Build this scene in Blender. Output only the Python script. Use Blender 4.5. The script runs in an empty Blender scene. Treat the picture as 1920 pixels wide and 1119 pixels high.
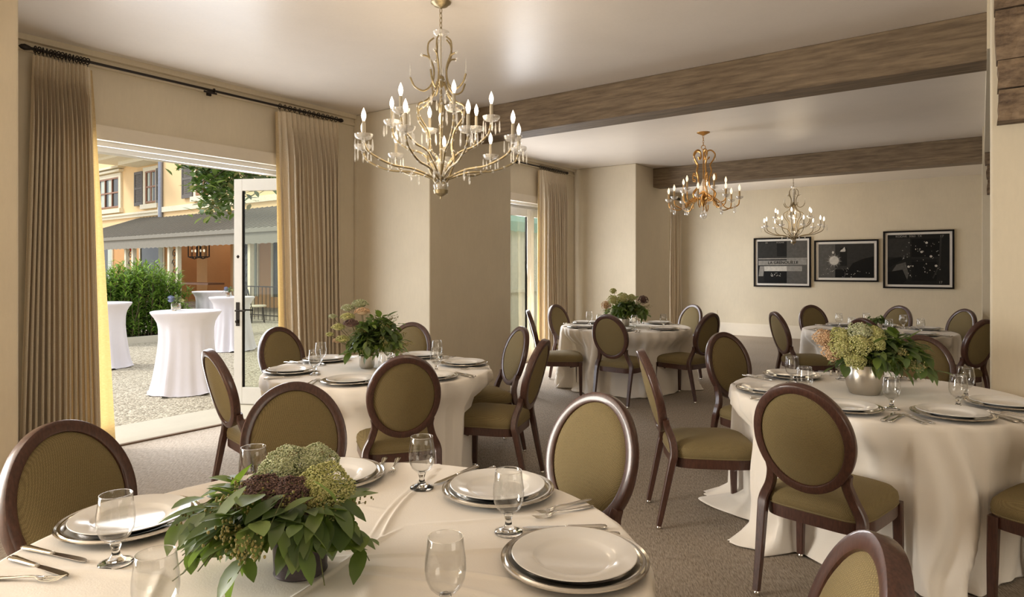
import bpy, bmesh, math, random
from mathutils import Vector, Matrix
PI = math.pi
S = bpy.context.scene
COL = S.collection

# ---------------------------------------------------------------- camera
F_PX = 1209.0
cam_d = bpy.data.cameras.new('camera'); cam = bpy.data.objects.new('camera', cam_d); COL.objects.link(cam)
cam_d.sensor_fit = 'HORIZONTAL'; cam_d.sensor_width = 36.0
cam_d.lens = 36.0 * F_PX / 1920.0
cam_d.shift_y = -(559.5 - 505.0) / 1920.0
cam_d.clip_start = 0.05; cam_d.clip_end = 300
YAW = math.radians(36.05)
cam.location = (0, 0, 1.48)
cam.rotation_euler = (PI / 2, 0, YAW)
S.camera = cam

# ---------------------------------------------------------------- world, sun, area lights, exposure
w = bpy.data.worlds.new('sky'); S.world = w; w.use_nodes = True
nt = w.node_tree; nt.nodes.clear()
out = nt.nodes.new('ShaderNodeOutputWorld'); bg = nt.nodes.new('ShaderNodeBackground')
bg.inputs[0].default_value = (0.93, 0.96, 1.0, 1); bg.inputs[1].default_value = 1.3
nt.links.new(bg.outputs[0], out.inputs[0])

def lamp(name, kind, energy, loc, color=(1, 1, 1), target=None, **kw):
    d = bpy.data.lights.new(name, kind); d.energy = energy; d.color = color
    for k, v in kw.items(): setattr(d, k, v)
    o = bpy.data.objects.new(name, d); COL.objects.link(o); o.location = loc
    if target is not None:
        o.rotation_euler = (Vector(target) - Vector(loc)).to_track_quat('-Z', 'Y').to_euler()
    return o
# hazy sun over the courtyard
lamp('sun', 'SUN', 2.0, (-20, -12, 22), (1.0, 0.94, 0.84), (-1, 4, 0), angle=math.radians(14))
# daylight coming in at the left wall openings; the last two are added fill
lamp('door_daylight', 'AREA', 70, (-5.93, 2.95, 1.32), (0.90, 0.94, 1.0), (0, 3.3, 1.55), shape='RECTANGLE', size=1.9, size_y=2.3)
lamp('window_daylight', 'AREA', 115, (-5.87, 8.0, 1.30), (0.96, 0.97, 1.0), (0, 8.6, 1.5), shape='RECTANGLE', size=1.8, size_y=2.3)
lamp('far_window_daylight', 'AREA', 85, (-5.93, 12.6, 1.20), (0.93, 0.96, 1.0), (0, 13.9, 1.2), shape='RECTANGLE', size=1.8, size_y=2.2)
lamp('rear_door_daylight', 'AREA', 430, (-5.70, -1.9, 1.5), (1.0, 0.95, 0.86), (0, 1.0, 0.9), shape='RECTANGLE', size=2.2, size_y=2.3)
lamp('rear_fill', 'AREA', 15, (-1.5, -3.5, 1.9), (1.0, 0.93, 0.83), (-2.4, 6, 1.2), shape='RECTANGLE', size=5.0, size_y=2.2)  # unseen lamp added to brighten the interior, no window in this wall
lamp('side_room_fill', 'AREA', 72, (4.3, 2.0, 1.9), (1.0, 0.92, 0.80), (-3, 4.5, 1.0), shape='RECTANGLE', size=4.0, size_y=2.2)  # unseen lamp added for fill; the side room wall has no window

vs = S.view_settings
vs.view_transform = 'Standard'; vs.look = 'None'; vs.gamma = 1.0; vs.use_curve_mapping = False
vs.exposure = 0.28
S.cycles.use_denoising = True
S.cycles.max_bounces = 18; S.cycles.diffuse_bounces = 5; S.cycles.glossy_bounces = 5
S.cycles.transmission_bounces = 14; S.cycles.transparent_max_bounces = 16
S.cycles.caustics_reflective = False; S.cycles.caustics_refractive = False
S.cycles.sample_clamp_indirect = 6

# ---------------------------------------------------------------- materials
class NT:
    def __init__(s, name):
        s.m = bpy.data.materials.new(name); s.m.use_nodes = True; s.t = s.m.node_tree
        s.p = s.t.nodes['Principled BSDF']; s.o = s.t.nodes['Material Output']
    def n(s, kind, **kw):
        x = s.t.nodes.new(kind)
        for k, v in kw.items():
            if k in x.inputs: x.inputs[k].default_value = v
            else: setattr(x, k, v)
        return x
    def l(s, a, b): s.t.links.new(a, b)
    def coord(s, scale=(1, 1, 1), rot=(0, 0, 0), which='Object'):
        c = s.n('ShaderNodeTexCoord'); mp = s.n('ShaderNodeMapping')
        mp.inputs['Scale'].default_value = scale; mp.inputs['Rotation'].default_value = rot
        s.l(c.outputs[which], mp.inputs[0]); return mp.outputs[0]
    def ramp(s, fac, cols):
        r = s.n('ShaderNodeValToRGB'); e = r.color_ramp.elements
        while len(e) < len(cols): e.new(0.5)
        for i, (p, c) in enumerate(cols): e[i].position = p; e[i].color = (*c, 1)
        s.l(fac, r.inputs[0]); return r.outputs[0]
    def noise(s, vec, scale, detail=4, rough=0.6):
        x = s.n('ShaderNodeTexNoise'); x.inputs['Scale'].default_value = scale
        x.inputs['Detail'].default_value = detail; x.inputs['Roughness'].default_value = rough
        if vec: s.l(vec, x.inputs['Vector'])
        return x.outputs['Fac']
    def bump(s, h, strength=0.3, dist=0.01):
        b = s.n('ShaderNodeBump'); b.inputs['Strength'].default_value = strength; b.inputs['Distance'].default_value = dist
        s.l(h, b.inputs['Height']); s.l(b.outputs[0], s.p.inputs['Normal'])
    def set(s, **kw):
        for k, v in kw.items():
            k = k.replace('_', ' '); s.p.inputs[k].default_value = (*v, 1) if isinstance(v, tuple) and len(v) == 3 else v
        return s

def plain(name, col, rough=0.5, metal=0.0, var=0.06, scale=12, **kw):
    m = NT(name); m.set(Roughness=rough, Metallic=metal, **kw)
    c = m.coord(); f = m.noise(c, scale)
    m.l(m.ramp(f, [(0.3, tuple(x * (1 - var) for x in col)), (0.7, tuple(min(1, x * (1 + var)) for x in col))]), m.p.inputs['Base Color'])
    return m.m

def plaster(name, col, rough=0.75, var=0.07, bump=0.12):
    m = NT(name); m.set(Roughness=rough)
    c = m.coord((1, 1, 1)); f = m.noise(c, 1.7, 6, 0.62)
    c2 = m.coord((14, 14, 3)); f2 = m.noise(c2, 3.0, 5, 0.7)
    mx = m.n('ShaderNodeMix', data_type='FLOAT'); mx.inputs[0].default_value = 0.35
    m.l(f, mx.inputs[2]); m.l(f2, mx.inputs[3])
    m.l(m.ramp(mx.outputs[0], [(0.3, tuple(x * (1 - var) for x in col)), (0.7, tuple(min(1, x * (1 + var)) for x in col))]), m.p.inputs['Base Color'])
    m.bump(mx.outputs[0], bump, 0.01)
    return m.m

def wood(name, c0, c1, rough=0.4, scale=(3, 3, 30), gs=5.0, bump=0.15, coat=0.0):
    m = NT(name); m.set(Roughness=rough); m.p.inputs['Coat Weight'].default_value = coat
    c = m.coord(scale); f = m.noise(c, gs, 6, 0.65)
    m.l(m.ramp(f, [(0.3, c0), (0.7, c1)]), m.p.inputs['Base Color']); m.bump(f, bump, 0.004)
    return m.m

M = {}
M['wall'] = plaster('plaster_wall', (0.60, 0.525, 0.395))
M['ceiling'] = plaster('plaster_ceiling', (0.70, 0.63, 0.555), rough=0.36, var=0.05, bump=0.10)
M['trimpaint'] = plain('cream_paint', (0.68, 0.61, 0.50), 0.45, var=0.02)
M['whitepaint'] = plain('white_paint', (0.74, 0.72, 0.68), 0.35, var=0.02)
M['chairwood'] = wood('chair_wood', (0.036, 0.014, 0.009), (0.092, 0.037, 0.024), 0.36, (30, 30, 4), 5.0, 0.05, 0.3)
M['beam'] = wood('beam_wood', (0.095, 0.064, 0.036), (0.25, 0.18, 0.11), 0.7, (1.2, 14, 14), 3.0, 0.5)
M['barkwood'] = wood('rough_timber', (0.06, 0.035, 0.02), (0.26, 0.18, 0.11), 0.85, (4, 4, 9), 2.5, 1.0)
M['iron'] = plain('black_iron', (0.025, 0.018, 0.014), 0.45, 0.6)
M['steel'] = plain('polished_steel', (0.72, 0.69, 0.64), 0.12, 1.0, 0.02)
M['brushed'] = plain('brushed_steel', (0.62, 0.58, 0.52), 0.28, 1.0, 0.03)
M['silver'] = plain('silver_charger', (0.62, 0.585, 0.53), 0.16, 1.0, 0.02)
M['plate'] = plain('white_china', (0.78, 0.76, 0.73), 0.14, 0.0, 0.01)
M['darkpot'] = plain('dark_zinc', (0.06, 0.05, 0.055), 0.42, 0.7, 0.4, 30)
M['brass'] = plain('aged_brass', (0.36, 0.29, 0.17), 0.38, 0.75, 0.2, 60)
M['gold'] = plain('gilded_iron', (0.50, 0.27, 0.08), 0.34, 0.8, 0.25, 60)
M['bronze'] = plain('dull_bronze', (0.20, 0.155, 0.09), 0.42, 0.7, 0.2, 60)
M['candle'] = plain('candle_sleeve', (0.42, 0.37, 0.28), 0.6)
M['goldcandle'] = plain('gold_candle_sleeve', (0.50, 0.33, 0.15), 0.5)
M['black'] = plain('black_lacquer', (0.008, 0.006, 0.005), 0.6); M['black'].node_tree.nodes['Principled BSDF'].inputs['Specular IOR Level'].default_value = 0.1
M['mat'] = plain('white_card', (0.66, 0.62, 0.57), 0.8, var=0.01)
for i, v in enumerate((0.003, 0.009, 0.025, 0.075, 0.22, 0.45)):
    M['print%d' % i] = plain('print_grey_%s' % 'abcdef'[i], (v, v * 0.95, v * 0.86), 0.5, var=0.15, scale=20); M['print%d' % i].node_tree.nodes['Principled BSDF'].inputs['Specular IOR Level'].default_value = 0.15

def glassmat(name, col=(1, 1, 1), rough=0.0, ior=1.45, trans=1.0):
    m = NT(name); m.set(Roughness=rough, IOR=ior); m.p.inputs['Transmission Weight'].default_value = trans
    m.p.inputs['Base Color'].default_value = (*col, 1); return m.m
M['glass'] = glassmat('clear_glass', (0.98, 0.985, 0.98))
def crystalmat():
    m = NT('cut_crystal'); t = m.n('ShaderNodeBsdfTransparent'); g = m.n('ShaderNodeBsdfGlossy'); g.inputs['Roughness'].default_value = 0.12
    d = m.n('ShaderNodeBsdfDiffuse'); d.inputs[0].default_value = (0.95, 0.93, 0.88, 1); m1 = m.n('ShaderNodeMixShader'); m2 = m.n('ShaderNodeMixShader')
    m1.inputs[0].default_value = 0.55; m.l(g.outputs[0], m1.inputs[1]); m.l(d.outputs[0], m1.inputs[2])
    m2.inputs[0].default_value = 0.36; m.l(t.outputs[0], m2.inputs[1]); m.l(m1.outputs[0], m2.inputs[2]); m.l(m2.outputs[0], m.o.inputs[0]); return m.m
M['crystal'] = crystalmat()
M['water'] = glassmat('water', (1, 1, 1), 0.0, 1.33)
def panemat(name, tint, base=0.04):
    m = NT(name); t = m.n('ShaderNodeBsdfTransparent'); g = m.n('ShaderNodeBsdfGlossy'); g.inputs['Roughness'].default_value = 0.0
    lw = m.n('ShaderNodeLayerWeight'); lw.inputs[0].default_value = 0.5
    pw = m.n('ShaderNodeMath', operation='POWER'); pw.inputs[1].default_value = 4.0; m.l(lw.outputs['Facing'], pw.inputs[0])
    fr = m.n('ShaderNodeMath', operation='MULTIPLY_ADD'); fr.inputs[1].default_value = 0.9; fr.inputs[2].default_value = base; m.l(pw.outputs[0], fr.inputs[0])
    mx = m.n('ShaderNodeMixShader'); t.inputs[0].default_value = (*tint, 1)
    m.l(fr.outputs[0], mx.inputs[0]); m.l(t.outputs[0], mx.inputs[1]); m.l(g.outputs[0], mx.inputs[2]); m.l(mx.outputs[0], m.o.inputs[0])
    return m.m
M['pane'] = panemat('window_glass', (0.93, 0.955, 0.90))
M['thinglass'] = panemat('thin_goblet_glass', (0.965, 0.965, 0.96), 0.06)

def emis(name, col, st):
    m = NT(name); m.p.inputs['Base Color'].default_value = (*col, 1)
    m.p.inputs['Emission Color'].default_value = (*col, 1); m.p.inputs['Emission Strength'].default_value = st; return m.m
M['bulb'] = emis('lit_bulb', (1.0, 0.88, 0.72), 2.2)
M['warmbulb'] = emis('lit_warm_bulb', (1.0, 0.84, 0.60), 0.9)

def fabric(name, c0, c1, scale=260, bump=0.5, rough=0.85, sheen=0.25):
    m = NT(name); m.set(Roughness=rough); m.p.inputs['Sheen Weight'].default_value = sheen
    m.p.inputs['Sheen Tint'].default_value = (*c1, 1)
    c = m.coord((1, 1, 1), (0.0, 0.6, 0.785)); v = m.n('ShaderNodeTexVoronoi'); v.inputs['Scale'].default_value = scale
    v.inputs['Randomness'].default_value = 0.15; m.l(c, v.inputs['Vector'])
    m.l(m.ramp(v.outputs['Distance'], [(0.1, c1), (0.6, c0)]), m.p.inputs['Base Color'])
    m.bump(v.outputs['Distance'], bump, -0.002); return m.m
M['olive'] = fabric('olive_upholstery', (0.13, 0.094, 0.036), (0.27, 0.205, 0.088), 240, 0.6)
M['piping'] = plain('olive_piping', (0.16, 0.12, 0.05), 0.7)

def cloth(name, col, creases=True, trans=0.0):
    m = NT(name); m.set(Roughness=0.82); m.p.inputs['Sheen Weight'].default_value = 0.15
    c = m.coord((1, 1, 1)); f = m.noise(c, 2.2, 3, 0.5); f2 = m.noise(m.coord((240, 240, 240)), 1.0, 2, 0.5)
    mx = m.n('ShaderNodeMix', data_type='FLOAT'); mx.inputs[0].default_value = 0.04
    m.l(f, mx.inputs[2]); m.l(f2, mx.inputs[3])
    m.l(m.ramp(f, [(0.3, tuple(x * 0.97 for x in col)), (0.7, col)]), m.p.inputs['Base Color'])
    m.bump(mx.outputs[0], 0.35, 0.03); return m.m
M['cloth'] = cloth('cream_tablecloth', (0.83, 0.775, 0.70))
M['spandex'] = cloth('white_stretch_cloth', (0.80, 0.77, 0.84))  # white cloth; lilac tint paints the sky-blue shade into the colour

def curtainmat():
    m = NT('linen_curtain'); m.set(Roughness=0.9)
    c = m.coord((60, 60, 500)); f = m.noise(c, 1.0, 3, 0.6)
    col = m.ramp(f, [(0.3, (0.49, 0.41, 0.295)), (0.7, (0.61, 0.525, 0.395))])
    m.l(col, m.p.inputs['Base Color']); m.bump(f, 0.3, 0.002)
    t = m.n('ShaderNodeBsdfTranslucent'); t.inputs[0].default_value = (0.95, 0.60, 0.22, 1)
    mx = m.n('ShaderNodeMixShader'); mx.inputs[0].default_value = 0.10
    m.l(m.p.outputs[0], mx.inputs[1]); m.l(t.outputs[0], mx.inputs[2]); m.l(mx.outputs[0], m.o.inputs[0]); return m.m
M['curtain'] = curtainmat()
def backlitmat():
    m = NT('backlit_curtain_edge'); m.set(Roughness=0.9)  # curtain edge; the yellow backlit glow is painted into colour and translucency
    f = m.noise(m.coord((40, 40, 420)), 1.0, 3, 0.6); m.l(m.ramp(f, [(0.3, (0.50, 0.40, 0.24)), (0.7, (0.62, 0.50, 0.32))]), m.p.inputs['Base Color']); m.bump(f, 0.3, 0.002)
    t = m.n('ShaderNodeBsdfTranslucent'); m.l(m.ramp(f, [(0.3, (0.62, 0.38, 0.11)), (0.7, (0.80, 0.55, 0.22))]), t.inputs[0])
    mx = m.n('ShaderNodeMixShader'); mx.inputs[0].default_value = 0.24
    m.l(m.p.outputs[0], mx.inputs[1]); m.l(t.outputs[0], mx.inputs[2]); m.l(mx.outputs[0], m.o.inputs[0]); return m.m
M['backlit_edge'] = backlitmat()

def carpetmat():
    m = NT('loop_carpet'); m.set(Roughness=0.95)
    c = m.coord((1, 1, 1), (0, 0, math.radians(60))); mp = m.n('ShaderNodeMapping'); mp.inputs['Scale'].default_value = (26, 150, 1)
    m.l(c, mp.inputs[0]); f = m.noise(mp.outputs[0], 1.0, 4, 0.7)
    big = m.noise(m.coord((1, 1, 1)), 0.8, 3, 0.5)
    mx = m.n('ShaderNodeMix', data_type='FLOAT'); mx.inputs[0].default_value = 0.12
    m.l(f, mx.inputs[2]); m.l(big, mx.inputs[3])
    m.l(m.ramp(mx.outputs[0], [(0.36, (0.155, 0.12, 0.085)), (0.62, (0.40, 0.335, 0.265))]), m.p.inputs['Base Color'])
    m.bump(f, 0.6, 0.006); return m.m
M['carpet'] = carpetmat()

def gravelmat():
    m = NT('pale_gravel'); m.set(Roughness=0.95)
    c = m.coord(); v = m.n('ShaderNodeTexVoronoi'); v.inputs['Scale'].default_value = 42; m.l(c, v.inputs['Vector'])
    sep = m.n('ShaderNodeSeparateColor'); m.l(v.outputs['Color'], sep.inputs[0])
    big = m.noise(c, 0.9, 3)
    mx = m.n('ShaderNodeMix', data_type='FLOAT'); mx.inputs[0].default_value = 0.3
    m.l(sep.outputs[0], mx.inputs[2]); m.l(big, mx.inputs[3])
    m.l(m.ramp(mx.outputs[0], [(0.1, (0.26, 0.22, 0.16)), (0.8, (0.66, 0.60, 0.48))]), m.p.inputs['Base Color'])
    m.bump(v.outputs['Distance'], 0.9, -0.02); return m.m
M['gravel'] = gravelmat()
M['stone'] = plaster('threshold_stone', (0.60, 0.56, 0.47), 0.8)
M['stucco'] = plaster('yellow_stucco', (0.86, 0.62, 0.34), 0.85, 0.04, 0.1)
M['orange'] = plaster('orange_stucco', (0.66, 0.36, 0.15), 0.85, 0.05, 0.1)
M['creamstone'] = plain('cream_stone', (0.80, 0.73, 0.56), 0.7)
M['awning'] = plain('grey_metal_roof', (0.36, 0.335, 0.28), 0.6, 0.1)
M['seam'] = plain('shaded_roof_seam', (0.19, 0.175, 0.145), 0.7)  # same metal as the roof; darker tone paints the shading of the ribs
M['valance'] = plain('grey_canvas', (0.27, 0.25, 0.21), 0.85)
M['shutter'] = plain('grey_shutter', (0.13, 0.115, 0.10), 0.6)
M['redwood'] = plain('red_brown_frame', (0.33, 0.16, 0.09), 0.5)
M['darkglass'] = plain('dark_window', (0.05, 0.055, 0.05), 0.12)
M['lace'] = plain('window_drape', (0.55, 0.60, 0.52), 0.8)
M['pipe'] = plain('grey_downpipe', (0.30, 0.32, 0.38), 0.4, 0.3)
M['red'] = plain('red_alarm', (0.45, 0.03, 0.02), 0.4)
M['thresh'] = plain('threshold_wood', (0.17, 0.11, 0.07), 0.6)
M['soil'] = plain('dark_soil', (0.06, 0.035, 0.02), 0.95)
M['greencanvas'] = plain('green_canvas', (0.34, 0.50, 0.43), 0.8)
M['fence'] = plain('pale_boards', (0.66, 0.64, 0.56), 0.7)
M['bark'] = wood('bark', (0.07, 0.05, 0.03), (0.17, 0.12, 0.08), 0.9, (8, 8, 2), 4, 0.8)

def leafmat(name, cols, rough=0.45, trans=0.22, tcol=(0.35, 0.55, 0.06)):
    m = NT(name); m.set(Roughness=rough)
    g = m.n('ShaderNodeNewGeometry')
    m.l(m.ramp(g.outputs['Random Per Island'], cols), m.p.inputs['Base Color'])
    if trans:
        t = m.n('ShaderNodeBsdfTranslucent'); t.inputs[0].default_value = (*tcol, 1)
        mx = m.n('ShaderNodeMixShader'); mx.inputs[0].default_value = trans
        m.l(m.p.outputs[0], mx.inputs[1]); m.l(t.outputs[0], mx.inputs[2]); m.l(mx.outputs[0], m.o.inputs[0])
    return m.m
M['leaf'] = leafmat('eucalyptus_leaf', [(0.0, (0.030, 0.052, 0.020)), (0.35, (0.06, 0.095, 0.028)), (0.7, (0.11, 0.145, 0.075)), (1.0, (0.15, 0.20, 0.045))])
M['seed'] = leafmat('seed_pods', [(0.0, (0.10, 0.10, 0.025)), (0.6, (0.24, 0.22, 0.06)), (1.0, (0.36, 0.26, 0.09))], 0.6, 0)
M['flo_green'] = leafmat('green_white_florets', [(0.0, (0.22, 0.25, 0.10)), (0.5, (0.40, 0.43, 0.25)), (1.0, (0.60, 0.60, 0.42))], 0.8, 0)
M['flo_yellow'] = leafmat('yellow_green_florets', [(0.0, (0.22, 0.24, 0.06)), (0.5, (0.42, 0.42, 0.15)), (1.0, (0.62, 0.58, 0.30))], 0.8, 0)
M['flo_purple'] = leafmat('purple_florets', [(0.0, (0.045, 0.022, 0.022)), (0.5, (0.11, 0.06, 0.05)), (1.0, (0.22, 0.13, 0.10))], 0.8, 0)
M['flo_pink'] = leafmat('pink_florets', [(0.0, (0.38, 0.22, 0.12)), (0.5, (0.58, 0.38, 0.22)), (1.0, (0.66, 0.52, 0.34))], 0.8, 0)
M['flo_blue'] = leafmat('blue_florets', [(0.0, (0.04, 0.06, 0.16)), (1.0, (0.30, 0.34, 0.50))], 0.8, 0)
M['hedge'] = leafmat('podocarpus_leaf', [(0.0, (0.05, 0.11, 0.02)), (0.5, (0.16, 0.30, 0.05)), (1.0, (0.36, 0.52, 0.10))], 0.6, 0.25)
M['magnolia'] = leafmat('magnolia_leaf', [(0.0, (0.03, 0.07, 0.02)), (0.6, (0.10, 0.17, 0.05)), (0.85, (0.22, 0.30, 0.12)), (1.0, (0.25, 0.17, 0.06))], 0.3, 0.15)
M['stem'] = plain('green_stem', (0.09, 0.10, 0.03), 0.7)

# ---------------------------------------------------------------- mesh helpers
class MB:
    def __init__(s): s.v = []; s.f = []
    def add(s, vs, fs, mat=None):
        o = len(s.v)
        if mat is not None: vs = [tuple(mat @ Vector(p)) for p in vs]
        s.v += [tuple(p) for p in vs]; s.f += [tuple(o + i for i in f) for f in fs]; return s
    def box(s, x0, y0, z0, x1, y1, z1, mat=None):
        vs = [(x0, y0, z0), (x1, y0, z0), (x1, y1, z0), (x0, y1, z0), (x0, y0, z1), (x1, y0, z1), (x1, y1, z1), (x0, y1, z1)]
        return s.add(vs, [(0, 3, 2, 1), (4, 5, 6, 7), (0, 1, 5, 4), (1, 2, 6, 5), (2, 3, 7, 6), (3, 0, 4, 7)], mat)
    def lathe(s, prof, n=32, mat=None, sx=1, sy=1):
        vs = []; fs = []; k = len(prof)
        for i in range(n):
            a = 2 * PI * i / n; c, q = math.cos(a), math.sin(a)
            for r, z in prof: vs.append((r * c * sx, r * q * sy, z))
        for i in range(n):
            j = (i + 1) % n
            for t in range(k - 1):
                fs.append((i * k + t, j * k + t, j * k + t + 1, i * k + t + 1))
        return s.add(vs, fs, mat)
    def sweep(s, pts, rad, n=8, closed=False, cap=True, sec=None, up=None):
        """tube along pts; rad scalar or list; sec = optional list of (a,b) section points scaled by rad"""
        P = [Vector(p) for p in pts]; k = len(P); R = rad if isinstance(rad, (list, tuple)) else [rad] * k
        if sec is None: sec = [(math.cos(2 * PI * i / n), math.sin(2 * PI * i / n)) for i in range(n)]
        n = len(sec); vs = []; fs = []; prev = None
        for i in range(k):
            if closed: t = P[(i + 1) % k] - P[i - 1]
            else: t = P[min(i + 1, k - 1)] - P[max(i - 1, 0)]
            if t.length < 1e-9: t = Vector((0, 0, 1))
            t.normalize()
            if up is not None:
                u = Vector(up); a = u.cross(t); a = a.normalized() if a.length > 1e-6 else Vector((1, 0, 0)); b = t.cross(a)
            else:
                if prev is None:
                    h = Vector((0, 0, 1)) if abs(t.z) < 0.9 else Vector((1, 0, 0)); a = h.cross(t).normalized()
                else:
                    a = prev - t * prev.dot(t); a = a.normalized() if a.length > 1e-6 else Vector((1, 0, 0)).cross(t).normalized()
                prev = a; b = t.cross(a)
            for (x, y) in sec: vs.append(P[i] + (a * x + b * y) * R[i])
        m = k if closed else k - 1
        for i in range(m):
            i2 = (i + 1) % k
            for q in range(n):
                q2 = (q + 1) % n
                fs.append((i * n + q, i * n + q2, i2 * n + q2, i2 * n + q))
        if cap and not closed:
            fs.append(tuple(range(n - 1, -1, -1))); fs.append(tuple((k - 1) * n + q for q in range(n)))
        return s.add(vs, fs)
    def ball(s, c, r, seg=6, rings=4, sc=(1, 1, 1)):
        vs = [(c[0], c[1], c[2] - r * sc[2])]; fs = []
        for i in range(1, rings):
            p = -PI / 2 + PI * i / rings
            for j in range(seg):
                a = 2 * PI * j / seg
                vs.append((c[0] + r * sc[0] * math.cos(p) * math.cos(a), c[1] + r * sc[1] * math.cos(p) * math.sin(a), c[2] + r * sc[2] * math.sin(p)))
        vs.append((c[0], c[1], c[2] + r * sc[2])); top = len(vs) - 1
        for j in range(seg):
            k = (j + 1) % seg; fs.append((0, 1 + k, 1 + j)); fs.append((top, 1 + (rings - 2) * seg + j, 1 + (rings - 2) * seg + k))
            for i in range(rings - 2):
                a = 1 + i * seg; fs.append((a + j, a + k, a + seg + k, a + seg + j))
        return s.add(vs, fs)
    def build(s, name, mat, parent=None, smooth=True, auto=True):
        me = bpy.data.meshes.new(name); me.from_pydata(s.v, [], s.f); me.validate()
        bm = bmesh.new(); bm.from_mesh(me)
        bmesh.ops.recalc_face_normals(bm, faces=bm.faces[:]) if len(bm.faces) < 60000 else None
        for f in bm.faces: f.smooth = smooth
        if smooth and auto:
            for e in bm.edges:
                if len(e.link_faces) == 2 and e.calc_face_angle(0) > 0.7: e.smooth = False
        bm.to_mesh(me); bm.free(); me.materials.append(mat)
        o = bpy.data.objects.new(name, me); COL.objects.link(o)
        if parent: o.parent = parent
        return o

def two_tone(name, base, extra, m1, m2, parent):
    n1 = len(base.f); base.add(extra.v, extra.f); o = base.build(name, m1, parent, auto=False); o.data.materials.append(m2)
    for p in o.data.polygons[n1:]: p.material_index = 1
    return o
def bevel(o, wd=0.004, seg=2, ang=0.6):
    m = o.modifiers.new('bevel', 'BEVEL'); m.width = wd; m.segments = seg; m.limit_method = 'ANGLE'; m.angle_limit = ang; return o
def tag(o, label, cat, group=None, kind=None):
    o['label'] = label; o['category'] = cat
    if group: o['group'] = group
    if kind: o['kind'] = kind
    return o
def thing(name, label, cat, loc=(0, 0, 0), rz=0, group=None):
    o = bpy.data.objects.new(name, None); COL.objects.link(o); o.location = loc; o.rotation_euler = (0, 0, rz); o.empty_display_size = 0.1
    return tag(o, label, cat, group)
def clone(o, parent=None):
    c = o.copy(); COL.objects.link(c)
    if parent is not None: c.parent = parent
    for ch in list(o.children): clone(ch, c)
    return c
def struct(name, mb, mat, smooth=False):
    o = mb.build(name, mat, smooth=smooth); o['kind'] = 'structure'; return o
def bx(*a): return MB().box(*a)
def lerp(a, b, t): return a + (b - a) * t
def arc(pts, n=8):
    """Catmull-Rom through pts"""
    P = [Vector(p) for p in pts]; P = [P[0] * 2 - P[1]] + P + [P[-1] * 2 - P[-2]]; r = []
    for i in range(1, len(P) - 2):
        for k in range(n):
            t = k / n; a, b, c, d = P[i - 1], P[i], P[i + 1], P[i + 2]
            r.append(0.5 * ((2 * b) + (c - a) * t + (2 * a - 5 * b + 4 * c - d) * t * t + (-a + 3 * b - 3 * c + d) * t ** 3))
    r.append(P[-2]); return r

# ================================================================= STRUCTURE
H = 3.24; XL = -5.82; XP = -4.63; WT = 0.24
YF = 14.75; YB = -3.6; XR = 4.5
PIERS = [(-0.055, 1.375), (4.91, 6.34), (9.85, 11.29)]
struct('floor', bx(XL - WT, YB, -0.12, XR, YF, 0.0), M['carpet'])
struct('ceiling', bx(XL - WT, YB - 0.2, H, XR + 0.2, YF + 0.2, H + 0.15), M['ceiling'])
# left wall with openings
OPEN = [(-2.95, -0.65), (1.95, 4.33), (7.10, 9.45), (12.0, 14.2)]
HEAD = 2.52
mb = MB(); y = YB
for a, b in OPEN:
    mb.box(XL - WT, y, 0, XL, a, H); mb.box(XL - WT + 0.004, a, HEAD + 0.05, XL, b, H); y = b
mb.box(XL - WT, y, 0, XL, YF + 0.2, H)
struct('wall_left', mb, M['wall'])
for i, (a, b) in enumerate(PIERS):
    o = struct('wall_left_pier', bx(XL, a, 0, XP, b, H), M['wall']); bevel(o, 0.012, 3)
struct('wall_far', bx(XL - WT, YF, 0, 4.5, YF + 0.2, H), M['wall'])
struct('wall_back', bx(XL - WT, YB - 0.2, 0, 4.5, YB, H), M['wall'])
struct('wall_side_room', bx(XR, YB, 0, XR + 0.2, YF, H), M['wall'])
o = struct('wall_right_pier', bx(0.045, 4.91, 0, 0.9, 5.16, H), M['wall']); bevel(o, 0.012, 3)
struct('wall_right_header', bx(0.03, 5.16, 2.9, 0.3, 9.85, H), M['wall'])
o = struct('wall_right_pier', bx(0.012, 9.85, 0, 1.0, 10.1, H), M['wall'])
struct('wall_right', bx(0.010, 10.1, 0, 0.3, YF, H), M['wall'])
struct('baseboard_far', MB().box(XL, YF - 0.03, 0, 0.01, YF, 0.25).box(XL, YF - 0.018, 0.25, 0.01, YF, 0.27), M['trimpaint'])
# cove strip at the ceiling over the alcoves
for k, (a, b) in enumerate([(1.375, 4.91), (6.34, 9.85), (11.29, YF)]):
    mb = MB(); mb.box(XL, a, 3.12, XL + 0.018, b, 3.155); mb.box(XL, a, 3.195, XL + 0.05, b, H)
    struct('trim_%d' % (k + 1), mb, M['wall'])

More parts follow.
